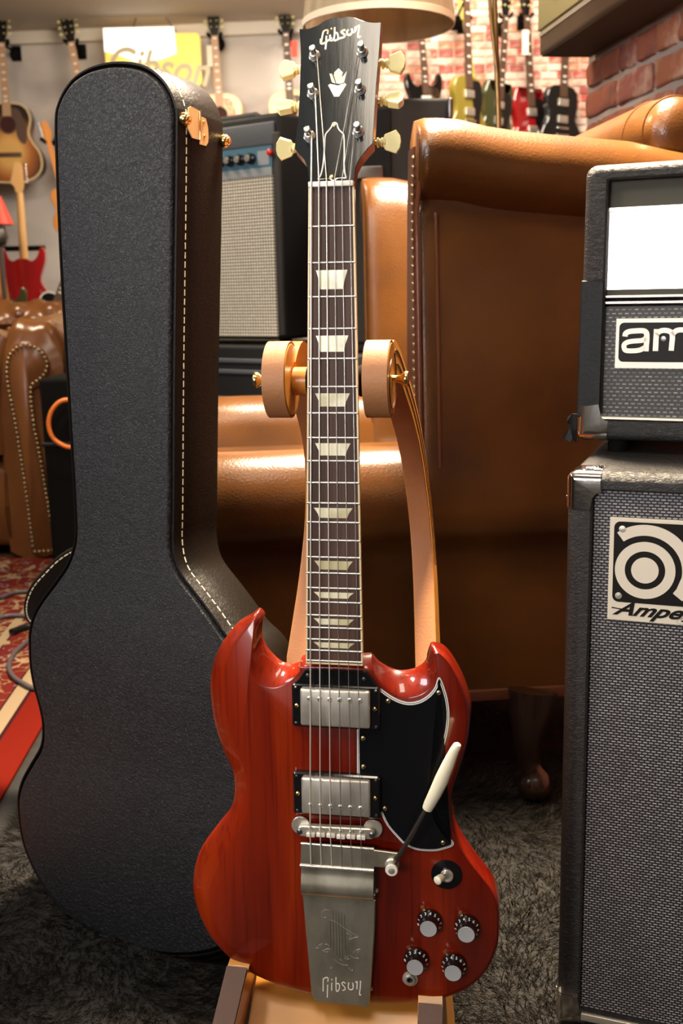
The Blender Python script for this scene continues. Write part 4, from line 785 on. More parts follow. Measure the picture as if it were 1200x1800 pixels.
LS([(ex_, 0.1065), (ex_ + 0.016, 0.1065), (ex_ + 0.015, 0.114), (ex_ + 0.008, 0.1172), (ex_ + 0.001, 0.113), (ex_, 0.104), (ex_ + 0.003, 0.0975), (ex_ + 0.010, 0.0955), (ex_ + 0.016, 0.0985)], 0.0048)
gx = 0.166
LS([(gx + 0.0145, 0.117), (gx + 0.0145, 0.094), (gx + 0.010, 0.0885), (gx + 0.001, 0.090)], 0.0050); LS([(gx + 0.014, 0.112), (gx + 0.007, 0.117), (gx, 0.112), (gx, 0.103), (gx + 0.005, 0.0985), (gx + 0.013, 0.102)], 0.0048)
lt.obj('badge_lettering', 'badge_w', ba, 30)
q = [(0.088,0.1097)][0]; obj('screw', *g_lathe([(0.0030, -0.0042), (0.0028, -0.0034), (0.0008, -0.0031)], (q[0], q[1], 0), seg=12), 'iron', ba, 40)
fl = [(-0.0053,0.0261),(-0.0098,0.0266),(-0.0148,0.0232),(-0.016,0.0174),(-0.0133,0.013),(-0.0163,0.0071),(-0.0218,-0.004),(-0.0173,-0.0019),(-0.0121,-0.0056),(-0.0089,-0.0022),(-0.005,-0.0053)]
V, Fc = g_prism(fl, -0.022, -0.020); random.seed(3); V = [(x, y, z + random.uniform(-0.003, 0.003)) for x, y, z in V]
obj('torn_vinyl_flap', V, Fc, 'black_fab', HD, 0)
# ================================================================== WALL AMP (top right, on the brick pillar)
RWf = ((0.69000,3.10000,0.00000),(0.13917,0.00000,-0.99027),(-0.99027,0.00000,-0.13917),(0.00000,1.00000,0.00000))
WA = thing('guitar_amplifier', 'brown vinyl combo amplifier with beige grille fixed high on the brick pillar', 'amplifier', RWf)
x0, x1, z0, z1, dd_ = 0.045, 0.80, 1.418, 1.93, 0.150
b = MB(); b.add(*g_box(((x0+x1)/2, (z0+z1)/2, dd_/2 + 0.004), (x1-x0, z1-z0, dd_ - 0.004), 0.010)); b.obj('shell', 'combo_brown', WA, 40)
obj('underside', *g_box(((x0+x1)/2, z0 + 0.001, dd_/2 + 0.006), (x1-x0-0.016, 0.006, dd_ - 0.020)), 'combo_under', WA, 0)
obj('grille_cloth', *g_box(((x0+x1)/2, z0 + 0.062 + 0.20, dd_ + 0.001), (x1-x0-0.004, 0.40, 0.012), 0.002), 'combo_beige', WA, 30)
for h_ in (0.052, 0.058): obj('piping', *g_tube([(x0 + 0.002, z0 + h_ - 0.004, dd_ + 0.003), (x1 - 0.002, z0 + h_ - 0.004, dd_ + 0.003)], 0.0022, 8), 'piping', WA, 40)
b = MB()
for k in range(6):
    for sg in (-1, 1): b.add(*g_tube([(x0 + 0.145, z0 + 0.105 + k*0.014, dd_ + 0.0075), (x0 + 0.145 + sg*0.013, z0 + 0.118 + k*0.014, dd_ + 0.0075)], 0.0032, 6))
b.obj('gold_badge', 'gold', WA, 40)

# ================================================================== LEATHER WING CHAIR
CHf = ((0.10000,1.60000,0.00000),(0.99619,0.00000,0.08716),(0.08716,0.00000,-0.99619),(0.00000,1.00000,0.00000))
CH = thing('wing_chair', 'tan leather wing chair with nailed wing edges behind the red guitar', 'armchair', CHf)
DW = 0.72                                        # outside width, local z from 0 (near) to -DW (far)
def flare(x, y):                                 # the wings spread outwards towards the front
    t = min(1, max(0, (y - 0.44)/0.15)); return -0.10*max(0, x)*t
def wing_top(x):
    P_ = [(-0.01, 1.050), (0.03, 1.060), (0.07, 1.061), (0.12, 1.050), (0.18, 1.042), (0.26, 1.036), (0.34, 1.030), (0.44, 1.010)]
    for (a, ya), (b_, yb_) in zip(P_, P_[1:]):
        if x <= b_: return ya + (yb_-ya)*max(0, (x-a))/(b_-a)
    return P_[-1][1]
def wing_section(x, front=False):
    yt = wing_top(x)
    s = [(-0.075, 0.170), (-0.058, 0.172), (-0.056, 0.25), (-0.054, 0.34), (-0.050, 0.40), (-0.036, 0.428), (-0.014, 0.442), (0.004, 0.462), (0.012, 0.495), (0.010, 0.56), (0.004, 0.66), (-0.004, 0.78), (-0.012, 0.88),
         (-0.022, yt - 0.125), (-0.020, yt - 0.112), (0.006, yt - 0.102), (0.032, yt - 0.080), (0.042, yt - 0.050), (0.034, yt - 0.022), (0.010, yt - 0.004), (-0.012, yt), (-0.040, yt - 0.006), (-0.066, yt - 0.026), (-0.080, yt - 0.07), (-0.086, yt - 0.14), (-0.092, 0.70), (-0.095, 0.55), (-0.096, 0.30), (-0.090, 0.17)]
    return [(x, y, z + flare(x, y)) for z, y in s]
xs = [0.0165, 0.021, 0.030, 0.05, 0.08, 0.12, 0.17, 0.22, 0.28, 0.34, 0.40, 0.45]
def side_panel(mirror):
    rings = []
    for i, x in enumerate(xs):
        r_ = wing_section(x)
        if i < 2:  # pulled in, rounded front edge
            k = (0.011, 0.004)[i]; cz = -0.035 
            r_ = [(x, y, z + (k if z < -0.035 + flare(x, y) else -k) ) for (x, y, z) in r_]
        if mirror: r_ = [(x, y, -DW - z) for x, y, z in r_]
        rings.append(r_)
    return g_loft(rings, True, True, True)
obj('wing', *side_panel(False), 'leather', CH, 60)
# far wing: lower top, seen past the near one
V, Fc = side_panel(True); V = [(x, y - (0.012 if y > 0.9 else 0), z) for x, y, z in V]
obj('wing', V, Fc, 'leather', CH, 60)
def arm(mirror, ytop):
    s = [(-0.075, 0.170), (-0.058, 0.172), (-0.056, 0.25), (-0.054, 0.34), (-0.050, 0.40), (-0.034, 0.432), (-0.010, 0.446), (0.008, 0.466), (0.016, 0.495), (0.014, 0.530), (0.004, 0.560), (-0.014, ytop - 0.010), (-0.038, ytop), (-0.064, ytop - 0.006), (-0.084, ytop - 0.028), (-0.096, ytop - 0.06), (-0.098, 0.45), (-0.096, 0.30), (-0.090, 0.17)]
    rings = []
    for x in (-0.345, -0.338, -0.32, -0.24, -0.16, -0.08, 0.0, 0.03):
        k = 0.012 if x < -0.34 else (0.004 if x < -0.33 else 0); bl = 0.004*math.sin(x*21)
        r_ = [(x, y - (k if y > 0.5 else 0), z + (-k if z > -0.05 else k) + bl*(y > 0.44)) for z, y in s]
        if mirror: r_ = [(x, y, -DW - z) for x, y, z in r_]
        rings.append(r_)
    return g_loft(rings, True, True, True)
obj('arm', *arm(False, 0.588), 'leather', CH, 60); obj('arm', *arm(True, 0.612), 'leather', CH, 60)
# seat cushion and front rail
b = MB(); b.add(*g_box((-0.02, 0.455, -DW/2), (0.66, 0.13, DW - 0.20), 0.045)); b.obj('seat_cushion', 'leather', CH, 60)
b = MB(); b.add(*g_box((0.02, 0.27, -DW/2), (0.70, 0.22, DW - 0.17), 0.02)); b.obj('seat_rail', 'leather', CH, 50)
# back with a rolled top
b = MB(); b.add(*g_loft([[(0.36, 0.17, z), (0.44, 0.17, z), (0.46, 0.7, z), (0.455, 1.00, z), (0.44, 1.02, z), (0.385, 1.015, z), (0.355, 0.93, z), (0.33, 0.7, z), (0.32, 0.5, z)] for z in (-0.085, -0.3, -0.5, -DW + 0.085)], True, True, True)); b.obj('backrest', 'leather', CH, 50)
pr = [(0.004, 0.0), (0.022, 0.002), (0.040, 0.009), (0.047, 0.020), (0.052, 0.045), (0.055, 0.09), (0.056, 0.18), (0.056, 0.52), (0.052, 0.60), (0.040, 0.632), (0.004, 0.64)]
rl = obj('back_roll', *g_lathe(pr, (0.425, 1.048, -0.045), (0, 0, -1), 40), 'leather', CH, 60)
for h_, r_ in ((0.035, 0.0505), (0.110, 0.0553)):
    obj('piping', *g_tube([(0.425 + r_*math.cos(2*PI*k/40), 1.048 + r_*math.sin(2*PI*k/40), -0.045 - h_) for k in range(40)], 0.0022, 6, closed=True), 'leather', rl, 60)
# welt and nails down the near wing front edge
wl = MB(); wl.add(*g_tube([(0.0185, y, 0.006 + z) for y, z in ((1.035, 0.008), (1.00, 0.012), (0.965, 0.004), (0.93, -0.018), (0.88, -0.012), (0.78, -0.006), (0.66, 0.000), (0.58, 0.004))], 0.0034, 8)); wl.obj('welt', 'leather_dark', CH, 50)
wl = MB(); wl.add(*g_tube([(0.048, y, z + flare(0.048, y)) for y, z in ((0.93, -0.016), (0.88, -0.010), (0.78, -0.002), (0.66, 0.006), (0.56, 0.012))], 0.0022, 6)); wl.obj('seam', 'leather_dark', CH, 50)
fs = obj('front_strip', *g_loft([[(0.0135, y, z0_), (0.0135, y, z1_), (0.020, y, z1_), (0.020, y, z0_)] for y, z0_, z1_ in ((0.60, -0.085, -0.006), (0.80, -0.080, -0.014), (0.93, -0.070, -0.024), (1.02, -0.055, -0.004))], True, True, True), 'leather_dark', CH, 40)
nm = None
for k in range(34):
    y = 1.005 - k*0.0125; z = -0.006 if y < 0.66 else (-0.014 - (y-0.8)*0.03 if y < 0.93 else -0.020 + (y - 0.93)*0.2)
    z += 0.004*math.sin(k*1.3)*0.3
    if nm is None: nm = obj('nail', *g_lathe([(0.0034, 0), (0.0030, 0.0018), (0.0014, 0.0030), (0.0002, 0.0032)], (0, 0, 0), (-1, 0, 0), 10), 'nail', CH, 60); nm.matrix_local = T(0.0135, y, z)
    else: copy_part(nm, CH, T(0.0135, y, z))
# legs: cabriole leg with a ball foot at the rear, tapered ones at the front
def leg(x, z):
    P_ = [((x + dx, y, z + dz), r_) for dx, y, dz, r_ in ((0, 0.185, 0, 0.040), (-0.004, 0.150, 0.006, 0.034), (-0.010, 0.115, 0.010, 0.025), (-0.008, 0.075, 0.006, 0.018), (0, 0.050, 0.004, 0.017), (0.004, 0.040, 0.006, 0.022), (0.004, 0.026, 0.008, 0.029), (0.004, 0.012, 0.008, 0.026), (0.004, 0.002, 0.008, 0.016))]
    return g_tube([p for p, _ in P_], [r_ for _, r_ in P_], 18)
for x in (0.205, -0.30):
    for z in (-0.03, -DW + 0.04): obj('leg', *leg(x, z), 'darkwood', CH, 60)
obj('apron', *g_box((0.05, 0.170, -0.065), (0.74, 0.022, 0.02), 0.004), 'leather_dark', CH, 40)

# ================================================================== SOFA (left)
SOFf = ((-0.92000,3.36000,0.00800),(0.99939,0.00000,-0.03490),(-0.03490,0.00000,-0.99939),(0.00000,1.00000,0.00000))
SO = thing('sofa', 'brown buttoned leather sofa with a scrolled, nail-trimmed arm at the left edge', 'sofa', SOFf)
AP = [(-0.1095,0.6155),(-0.0878,0.6638),(-0.0473,0.6838),(-0.0089,0.6778),(0.0176,0.6548),(0.0318,0.6094),(0.0178,0.5643),(-0.0125,0.5402),(-0.0296,0.5265),(-0.0276,0.438),(-0.0137,0.2906),(0.0082,0.074),(0.0074,0.0145),(-0.0678,0.0154),(-0.0773,0.2189),(-0.0956,0.4391),(-0.1118,0.5455)]
APs = smooth_poly(AP, 2)
obj('arm_front', *g_prism(APs, -0.02, 0.012, 0.006), 'leather_sofa', SO, 50)
base = [(0.012, 0.02), (0.010, 0.30), (-0.005, 0.56), (0.020, 0.545), (0.055, 0.560), (0.080, 0.600), (0.084, 0.650), (0.066, 0.700), (0.030, 0.735), (-0.015, 0.752), (-0.065, 0.745), (-0.100, 0.720), (-0.135, 0.66), (-0.150, 0.55), (-0.150, 0.30), (-0.150, 0.02)]
bs = smooth_poly(base, 2)
rings = []
for z, k in ((0.0, 0.90), (-0.02, 0.97), (-0.05, 1.0), (-0.25, 1.0), (-0.6, 1.0), (-0.88, 1.0)): rings.append([(-0.03 + (x+0.03)*k, 0.4 + (y-0.4)*(k if y > 0.4 else 1) + (0.012*math.sin(x*60 + z*14) if y > 0.68 else 0), z) for x, y in bs])
obj('arm', *g_loft(rings, True, True, True), 'leather_sofa', SO, 60)
# pleated front panel of the seat, left of the arm
b = MB()
b.add(*g_box((-0.75, 0.17, -0.045), (1.30, 0.27, 0.09), 0.03)); b.obj('front_rail', 'leather_sofa', SO, 50)
for i in range(2): obj('seat_cushion', *g_box((-0.47 - i*0.64, 0.375, -0.38), (0.63, 0.15, 0.72), 0.05), 'leather_sofa', SO, 60)
# inside of the arm, rolled and pleated
for k in range(6):
    obj('arm_pleat', *g_tube([(-0.165, 0.33, -0.03 - k*0.13), (-0.170, 0.48, -0.045 - k*0.13), (-0.150, 0.62, -0.05 - k*0.13), (-0.105, 0.70, -0.05 - k*0.13)], [0.045, 0.06, 0.062, 0.05], 12), 'leather_sofa', SO, 60)
# buttoned rolled back
def tufted(x0, x1, n=150, m=40):
    V = []; Fc = []
    for i in range(n+1):
        x = x0 + (x1-x0)*i/n
        for j in range(m+1):
            t = j/m; a = PI*1.35*t - 0.35
            if t < 0.55: y = 0.42 + 0.30*t/0.55; z = 0.0 + 0.03*t
            else: a = (t-0.55)/0.45*PI; y = 0.72 + 0.075*math.sin(a); z = 0.0165 - 0.075*(1-math.cos(a)) + 0.02
            u_ = (x - x0)/0.125; v_ = t*9
            w1 = (u_ + v_/2) % 1.0; w2 = (u_ - v_/2) % 1.0
            h_ = min(w1, 1-w1)*min(w2, 1-w2)*4; d = 0.016*min(1, h_*1.6)
            ny, nz = (0.15, 1) if t < 0.55 else (math.sin(a), math.cos(a)) 
            V.append((x, y + ny*d, z + nz*d))
    for i in range(n):
        for j in range(m): a = i*(m+1) + j; Fc.append([a, a+1, a+m+2, a+m+1])
    return V, Fc
V, Fc = tufted(-1.75, 0.05); V = [(x, y, z - 0.80) for x, y, z in V]; bk = obj('tufted_back', V, Fc, 'leather_sofa', SO, 60)
obj('back_frame', *g_box((-0.85, 0.42, -0.885), (1.80, 0.76, 0.10), 0.03), 'leather_sofa', SO, 50)
bt = None
for i in range(14):
    for j in range(3):
        x = -1.72 + i*0.125 + (0.0625 if j % 2 else 0); y = (0.70, 0.60, 0.50)[j]
        if bt is None: bt = obj('button', *g_lathe([(0.013, 0), (0.011, 0.006), (0.002, 0.009)], (0, 0, 0), (0, 0, 1), 10), 'leather_dark', SO, 60); bt.matrix_local = T(x, y, -0.772)
        else: copy_part(bt, SO, T(x, y, -0.772))
for x, y, z in [(-0.1455,0.7622,-0.3),(-0.1613,0.6977,-0.14)]: obj('button', *g_lathe([(0.017, 0), (0.014, 0.007), (0.003, 0.010)], (x, y, z + 0.015), (0, 0.7, 0.7), 12), 'leather_dark', SO, 60)
nl = None
NP = smooth_poly([(-0.0625,0.0262),(-0.0701,0.2068),(-0.0872,0.4406),(-0.0999,0.5465),(-0.0977,0.6162),(-0.0786,0.654),(-0.0437,0.6723),(-0.0073,0.6647),(0.0174,0.6435),(0.0271,0.6087),(0.0143,0.5794),(-0.0157,0.5573),(-0.0315,0.5366),(-0.0302,0.4397),(-0.0155,0.3055),(0.0039,0.0847),(0.0068,0.0253),(-0.0628,0.0225)], 4, False)
acc = 0.0; last = Vector(NP[0])
for p in NP[1:]:
    p = Vector(p)
    while (p - last).length > 0.0145:
        last = last + (p - last).normalized()*0.0145
        if nl is None: nl = obj('nail', *g_lathe([(0.0052, 0), (0.0044, 0.0028), (0.0015, 0.0042)], (0, 0, 0), (0, 0, 1), 8), 'nail', SO, 60); nl.matrix_local = T(last.x, last.y, 0.012)
        else: copy_part(nl, SO, T(last.x, last.y, 0.012))
for x in (-0.06, -1.45):
    for z in (-0.05, -0.85): obj('leg', *g_lathe([(0.020, -0.0), (0.028, 0.012), (0.030, 0.03)], (x, 0, z), (0, 1, 0), 16), 'darkwood', SO, 50)

# ================================================================== RUG AND FLOOR COVERINGS
def rug_mat():
    m = bpy.data.materials.new('oriental_rug'); m.use_nodes = True; nt = m.node_tree; b = nt.nodes['Principled BSDF']; b.inputs['Roughness'].default_value = 0.95; b.inputs['Specular IOR Level'].default_value = 0.0
    tc = nt.nodes.new('ShaderNodeTexCoord'); sp = nt.nodes.new('ShaderNodeSeparateXYZ'); nt.links.new(tc.outputs['Object'], sp.inputs[0])
    # distance from the right-hand edge (x = 0) into the rug
    r = nt.nodes.new('ShaderNodeValToRGB'); r.color_ramp.interpolation = 'CONSTANT'
    mr = nt.nodes.new('ShaderNodeMath'); mr.operation = 'MULTIPLY'; mr.inputs[1].default_value = -1.0; nt.links.new(sp.outputs['X'], mr.inputs[0])
    nt.links.new(mr.outputs[0], r.inputs[0])
    red, crm, dk, fld = (0.085, 0.007, 0.004), (0.18, 0.135, 0.085), (0.022, 0.006, 0.008), (0.075, 0.011, 0.009)
    els = [(0.0, red), (0.062, dk), (0.067, crm), (0.098, dk), (0.103, fld), (0.200, dk), (0.205, crm), (0.228, dk), (0.233, fld), (0.50, dk), (0.505, crm), (0.535, fld)]
    while len(r.color_ramp.elements) < len(els): r.color_ramp.elements.new(0.9)
    for e, (p, c) in zip(r.color_ramp.elements, els): e.position = p; e.color = (*c, 1)
    def motif(scale, lo, col, prev, w_=0.05):
        v = nt.nodes.new('ShaderNodeTexVoronoi'); v.inputs['Scale'].default_value = scale; v.feature = 'F1'; v.inputs['Randomness'].default_value = 0.55
        n = nt.nodes.new('ShaderNodeTexNoise'); n.inputs['Scale'].default_value = scale*2.2; n.inputs['Detail'].default_value = 2
        nt.links.new(tc.outputs['Object'], v.inputs['Vector']); nt.links.new(tc.outputs['Object'], n.inputs['Vector'])
        ad = nt.nodes.new('ShaderNodeMath'); ad.operation = 'ADD'; nt.links.new(v.outputs['Distance'], ad.inputs[0]); nt.links.new(n.outputs['Fac'], ad.inputs[1])
        g = nt.nodes.new('ShaderNodeValToRGB'); g.color_ramp.interpolation = 'CONSTANT'; e = g.color_ramp.elements
        e[0].position = 0; e[0].color = (0, 0, 0, 1); e[1].position = lo; e[1].color = (1, 1, 1, 1); x = e.new(min(0.99, lo + w_)); x.color = (0, 0, 0, 1)
        nt.links.new(ad.outputs[0], g.inputs[0])
        # keep the plain outer border free of motifs
        ls = nt.nodes.new('ShaderNodeMath'); ls.operation = 'GREATER_THAN'; ls.inputs[1].default_value = 0.105; nt.links.new(mr.outputs[0], ls.inputs[0])
        ml = nt.nodes.new('ShaderNodeMath'); ml.operation = 'MULTIPLY'; nt.links.new(g.outputs[0], ml.inputs[0]); nt.links.new(ls.outputs[0], ml.inputs[1])
        mx = nt.nodes.new('ShaderNodeMix'); mx.data_type = 'RGBA'; nt.links.new(ml.outputs[0], mx.inputs[0]); nt.links.new(prev, mx.inputs[6]); mx.inputs[7].default_value = (*col, 1)
        return mx.outputs[2]
    o = motif(11, 0.72, (0.19, 0.14, 0.085), r.outputs[0], 0.11); o = motif(17, 0.66, (0.10, 0.10, 0.14), o, 0.05); o = motif(14, 0.95, (0.17, 0.11, 0.05), o, 0.07)
    nt.links.new(o, b.inputs['Base Color'])
    bn = nt.nodes.new('ShaderNodeBump'); n = nt.nodes.new('ShaderNodeTexNoise'); n.inputs['Scale'].default_value = 400; bn.inputs['Strength'].default_value = 0.6
    nt.links.new(tc.outputs['Object'], n.inputs['Vector']); nt.links.new(n.outputs['Fac'], bn.inputs['Height']); nt.links.new(bn.outputs[0], b.inputs['Normal'])
    return m
M['rug'] = rug_mat()
rg = obj('rug', *g_box((-1.0, 1.35, 0.004), (2.0, 3.0, 0.008), 0.002), 'rug', None, 30)
rg.location = (-0.548, 1.02, 0.0); rg.rotation_euler = (0, 0, R(2.5)); tag(rg, 'red oriental rug with cream floral borders on the floor at far left', 'rug')
# cables on the rug
def cable(name, pts, r, m, label, closed=False):
    o = obj(name, *g_tube(smooth_poly(pts, 8, closed), r, 8, closed=closed), m, None, 60); return tag(o, label, 'cable')
c1 = [(-0.9431,2.8682),(-0.9202,2.9238),(-0.8861,2.9329),(-0.86,2.9192)]; c1b = [(-0.9088,2.571),(-0.8869,2.6841),(-0.8478,2.7013),(-0.782,2.6767)]
cable('cable', [(x, y, 0.014) for x, y in c1] + [(-0.80, 3.05, 0.014), (-0.62, 2.9, 0.014), (-0.6, 2.6, 0.014)] + [(x, y, 0.014) for x, y in c1b[::-1]], 0.006, 'cable', 'dark cable looping across the back of the rug near the sofa')
c2 = [(-0.7561,2.6071),(-0.7603,2.494),(-0.7654,2.39),(-0.7503,2.3037),(-0.7204,2.2362),(-0.68,2.1852),(-0.6559,2.1636),(-0.615,2.1446)]
cable('cable', [(x, y, 0.014) for x, y in c2], 0.0055, 'cable', 'brownish cable curling out beside the waist of the tall case')
c3 = [(-0.7641,2.6107),(-0.7879,2.5935),(-0.8028,2.5759),(-0.8176,2.5495)]
pg_ = cable('cable', [(x, y, 0.017) for x, y in c3], 0.009, 'black_plastic', 'short thick black cable plug lying on the rug beside the case')
# orange cable coil hanging on a dark flight case between sofa and guitar case
FC = thing('flight_case', 'dark equipment case in shadow between the sofa arm and the tall guitar case', 'case', None, (-0.66, 3.03, 0.008))
obj('shell', *g_box((0, 0.0, 0.30), (0.30, 0.20, 0.60), 0.012), 'rubber', FC, 40)
obj('lid_rim', *g_box((0, -0.002, 0.42), (0.308, 0.206, 0.012), 0.003), 'black_fab', FC, 30)
hk = [(-0.7082,0.554)][0]; hx_ = hk[0] + 0.66; hz_ = hk[1] - 0.008 + 0.0
obj('hook', *g_tube([(hx_, -0.098, hz_ - 0.010), (hx_, -0.160, hz_ - 0.012), (hx_, -0.168, hz_ + 0.006)], 0.0045, 8), 'iron', FC, 40)
oc = [(-0.7097,0.554),(-0.7402,0.5501),(-0.7646,0.5264),(-0.7754,0.4932),(-0.7696,0.4595),(-0.7483,0.4376),(-0.7186,0.4278)]
pts = [(x, 2.875, z) for x, z in oc] + [(oc[0][0] + 0.045, 2.872, oc[-1][1] + 0.012), (oc[0][0] + 0.070, 2.870, (oc[0][1]+oc[-1][1])/2), (oc[0][0] + 0.045, 2.872, oc[0][1] - 0.012)]
cable('cable_coil', pts, 0.0058, 'orange', 'bright orange cable coil hanging between the sofa and the tall case', True)
# fur carpet strands
rng = np.random.default_rng(4); N = 90000
x = rng.uniform(-0.75, 0.75, N); y = 0.92 + 1.35*rng.random(N)**1.25; keep = ~((x < -0.535 + (y-1.6)*-0.05) & (y > 1.0)); x = x[keep]; y = y[keep]; N = len(x)
fl = np.sin(x*9 + 2*np.sin(y*7)) + np.cos(y*11 + 3*x); ang = fl*1.3 + rng.normal(0, 0.5, N) - PI/2; ln = rng.uniform(0.010, 0.026, N); lf = rng.uniform(0.002, 0.008, N); wd = 0.00055
dx, dy = np.cos(ang), np.sin(ang); V = np.zeros((N, 5, 3)); px_, py_ = -dy*wd, dx*wd
for k, (t, h_, w_) in enumerate(((0, 0, 1), (0, 0, -1), (0.5, 0.75, 0.8), (0.5, 0.75, -0.8), (1.0, 0.9, 0))):
    V[:, k, 0] = x + dx*ln*t + px_*w_; V[:, k, 1] = y + dy*ln*t + py_*w_; V[:, k, 2] = 0.0005 + lf*h_
me = bpy.data.meshes.new('carpet_pile'); base_ = (np.arange(N)*5)[:, None]
tri = (base_[:, None, :] + np.array([[0, 1, 3], [0, 3, 2], [2, 3, 4]])[None]).reshape(-1, 3).astype(np.int32)
me.vertices.add(N*5); me.vertices.foreach_set('co', V.reshape(-1).astype(np.float32)); me.loops.add(len(tri)*3); me.loops.foreach_set('vertex_index', tri.reshape(-1)); me.polygons.add(len(tri)); me.polygons.foreach_set('loop_start', np.arange(0, len(tri)*3, 3, dtype=np.int32)); me.update(); me.validate()
M['pile'] = mat('dark_shag_pile', (0.0045, 0.0038, 0.003), 0.7, spec=0.03, mix=((0.013, 0.011, 0.008), 26, (1, 1, 1), 0.50, 0.75))
me.materials.append(M['pile']); po = bpy.data.objects.new('carpet_pile', me); COL.objects.link(po)
tag(po, 'long dark brown and black shaggy carpet pile covering the floor', 'carpet', kind='stuff')

# ================================================================== ROOM
def struct(name, V, Fc, m, F=None, smooth=0):
    o = obj(name, V, Fc, m, None, smooth); o['kind'] = 'structure'
    if F: o.matrix_world = frame_matrix(F)
    return o
M['floor'] = mat('dark_carpet_floor', (0.005, 0.0045, 0.004), 0.95, bump=('noise', 220, 1.0), mix=((0.012, 0.010, 0.008), 30, (1, 1, 1), 0.45, 0.7))
struct('floor', *g_box((0, 4.0, -0.03), (9, 11.5, 0.06)), 'floor')
WLf = ((-1.50000,7.30000,0.00000),(0.99619,0.00000,-0.08716),(-0.08716,0.00000,-0.99619),(0.00000,1.00000,0.00000))
struct('wall_left', *g_box((-0.72, 1.85, -0.06), (4.76, 3.7, 0.12)), 'wall', WLf)
struct('wall_corner', *g_box((1.60, 1.85, -0.30), (0.12, 3.7, 0.36)), 'paint', WLf)
struct('wall_back', *g_box((1.9, 7.64, 1.85), (3.8, 0.16, 3.7)), 'mortar_pale')
struct('wall_right', *g_box((3.86, 5.5, 1.85), (0.12, 4.3, 3.7)), 'paint')
struct('ceiling', *g_box((0, 4.6, 3.72), (9, 10.5, 0.08)), 'ceil')
# lowered ceiling over the mural wall, with its crown strip
struct('ceiling_bulkhead', *g_box((-0.9, 3.086, 0.75), (4.7, 1.228, 1.5)), 'ceil', None).matrix_world = frame_matrix(WLf) @ Matrix.Translation((0.0, 0, 0))
struct('trim_1', *g_box((-0.9, 2.435, 0.03), (4.7, 0.075, 0.06), 0.006), 'white_trim', WLf)
# distant brick wall: pale mortar wall behind, the bricks nearest the view built one by one
bw_, bh_, gp = 0.093, 0.0387, 0.0100
bk_ = {}
def small_brick(m_, w_):
    key = (m_, round(w_, 2))
    if key not in bk_:
        V, Fc = g_box((0, 0, 0), (w_, 0.020, bh_), 0); me = bpy.data.meshes.new('brick'); me.from_pydata(V, [], Fc); me.materials.append(M[m_]); bk_[key] = me
    return bk_[key]
wb = bpy.data.objects['wall_back']; random.seed(5); cnt = 0; rest = {k: MB() for k in ('brick_a', 'brick_b', 'brick_c', 'brick_d', 'brick_e')}
for r_ in range(0, 76):
    z = 0.03 + r_*(bh_ + gp) + bh_/2; xx = 0.03 + (r_ % 2)*0.0515
    if z > 3.6: break
    while xx < 3.7:
        w_ = bw_ if random.random() < 0.75 else 0.0435
        m_ = random.choices(['brick_a', 'brick_b', 'brick_c', 'brick_d', 'brick_e'], [2.2, 1.8, 3.2, 3.2, 0.9])[0]
        xc = xx + w_/2
        if 1.80 < z < 2.66 and 0.20 < xc < 1.66 and cnt < 300:
            o = bpy.data.objects.new('brick', small_brick(m_, w_)); COL.objects.link(o); o.parent = wb; o.location = (xc, 7.556 + random.uniform(-0.002, 0.003), z); cnt += 1
        else: rest[m_].add(*g_box((xc, 7.556, z), (w_, 0.020, bh_)))
        xx += w_ + gp
for k, b in rest.items(): b.obj('brickwork', k, wb, 0, kind='stuff')
# near brick pillar on the right: mortar core with rough old bricks
RWf = ((0.69000,3.10000,0.00000),(0.13917,0.00000,-0.99027),(-0.99027,0.00000,-0.13917),(0.00000,1.00000,0.00000))
pw = struct('wall_pillar', *g_box((1.25, 1.85, -0.152), (2.5, 3.7, 0.30)), 'mortar_grey', RWf)
random.seed(11); cnt = 0; rest = MB()
def rough_brick(w_, h_, d_):
    bm = bmesh.new(); bmesh.ops.create_cube(bm, size=1); bmesh.ops.subdivide_edges(bm, edges=list(bm.edges), cuts=2, use_grid_fill=True)
    for v in bm.verts:
        v.co.x *= w_; v.co.y *= h_; v.co.z *= d_
        v.co += Vector((random.uniform(-1, 1)*0.0035, random.uniform(-1, 1)*0.003, random.uniform(-1, 1)*0.0035))
    bmesh.ops.bevel(bm, geom=[e for e in bm.edges if e.calc_face_angle(0) > 1.0], offset=0.004, segments=1, affect='EDGES')
    me = bpy.data.meshes.new('brick'); bm.to_mesh(me); bm.free(); me.shade_smooth(); me.set_sharp_from_angle(angle=R(50)); return me
var = {(k, w_): rough_brick(w_ - 0.006, 0.061, 0.04) for k in range(4) for w_ in (0.205, 0.098)}
for r_ in range(0, 48):
    y = 0.01 + r_*0.0785 + 0.033; hd = (r_ % 4 == 1); xx = 0.012 if r_ % 2 == 0 else 0.012 - 0.0
    if r_ % 2: 
        seq0 = 0.098
    else: seq0 = 0.205
    first = True
    while xx < 2.45:
        w_ = 0.098 if hd or (first and r_ % 2) else 0.205; first = False
        if 0.95 < y < 1.75 and xx < 1.4:
            me = var[(random.randrange(4), w_)].copy() if False else var[(random.randrange(4), w_)]
            o = bpy.data.objects.new('brick', me); COL.objects.link(o); o.parent = pw
            mk = random.choice(['old_brick_a', 'old_brick_b', 'old_brick_c'])
            if not me.materials: me.materials.append(M[mk])
            if o.material_slots: o.material_slots[0].link = 'OBJECT'; o.material_slots[0].material = M[mk]
            o.matrix_local = T(xx + w_/2, y, -0.012 + random.uniform(-0.003, 0.003)) @ Matrix.Rotation(random.uniform(-0.012, 0.012), 4, 'Z'); cnt += 1
        else: rest.add(*g_box((xx + w_/2, y, -0.008), (w_, 0.066, 0.036)))
        xx += w_ + 0.0125
rest.obj('brickwork', 'old_brick_a', pw, 0, kind='stuff')

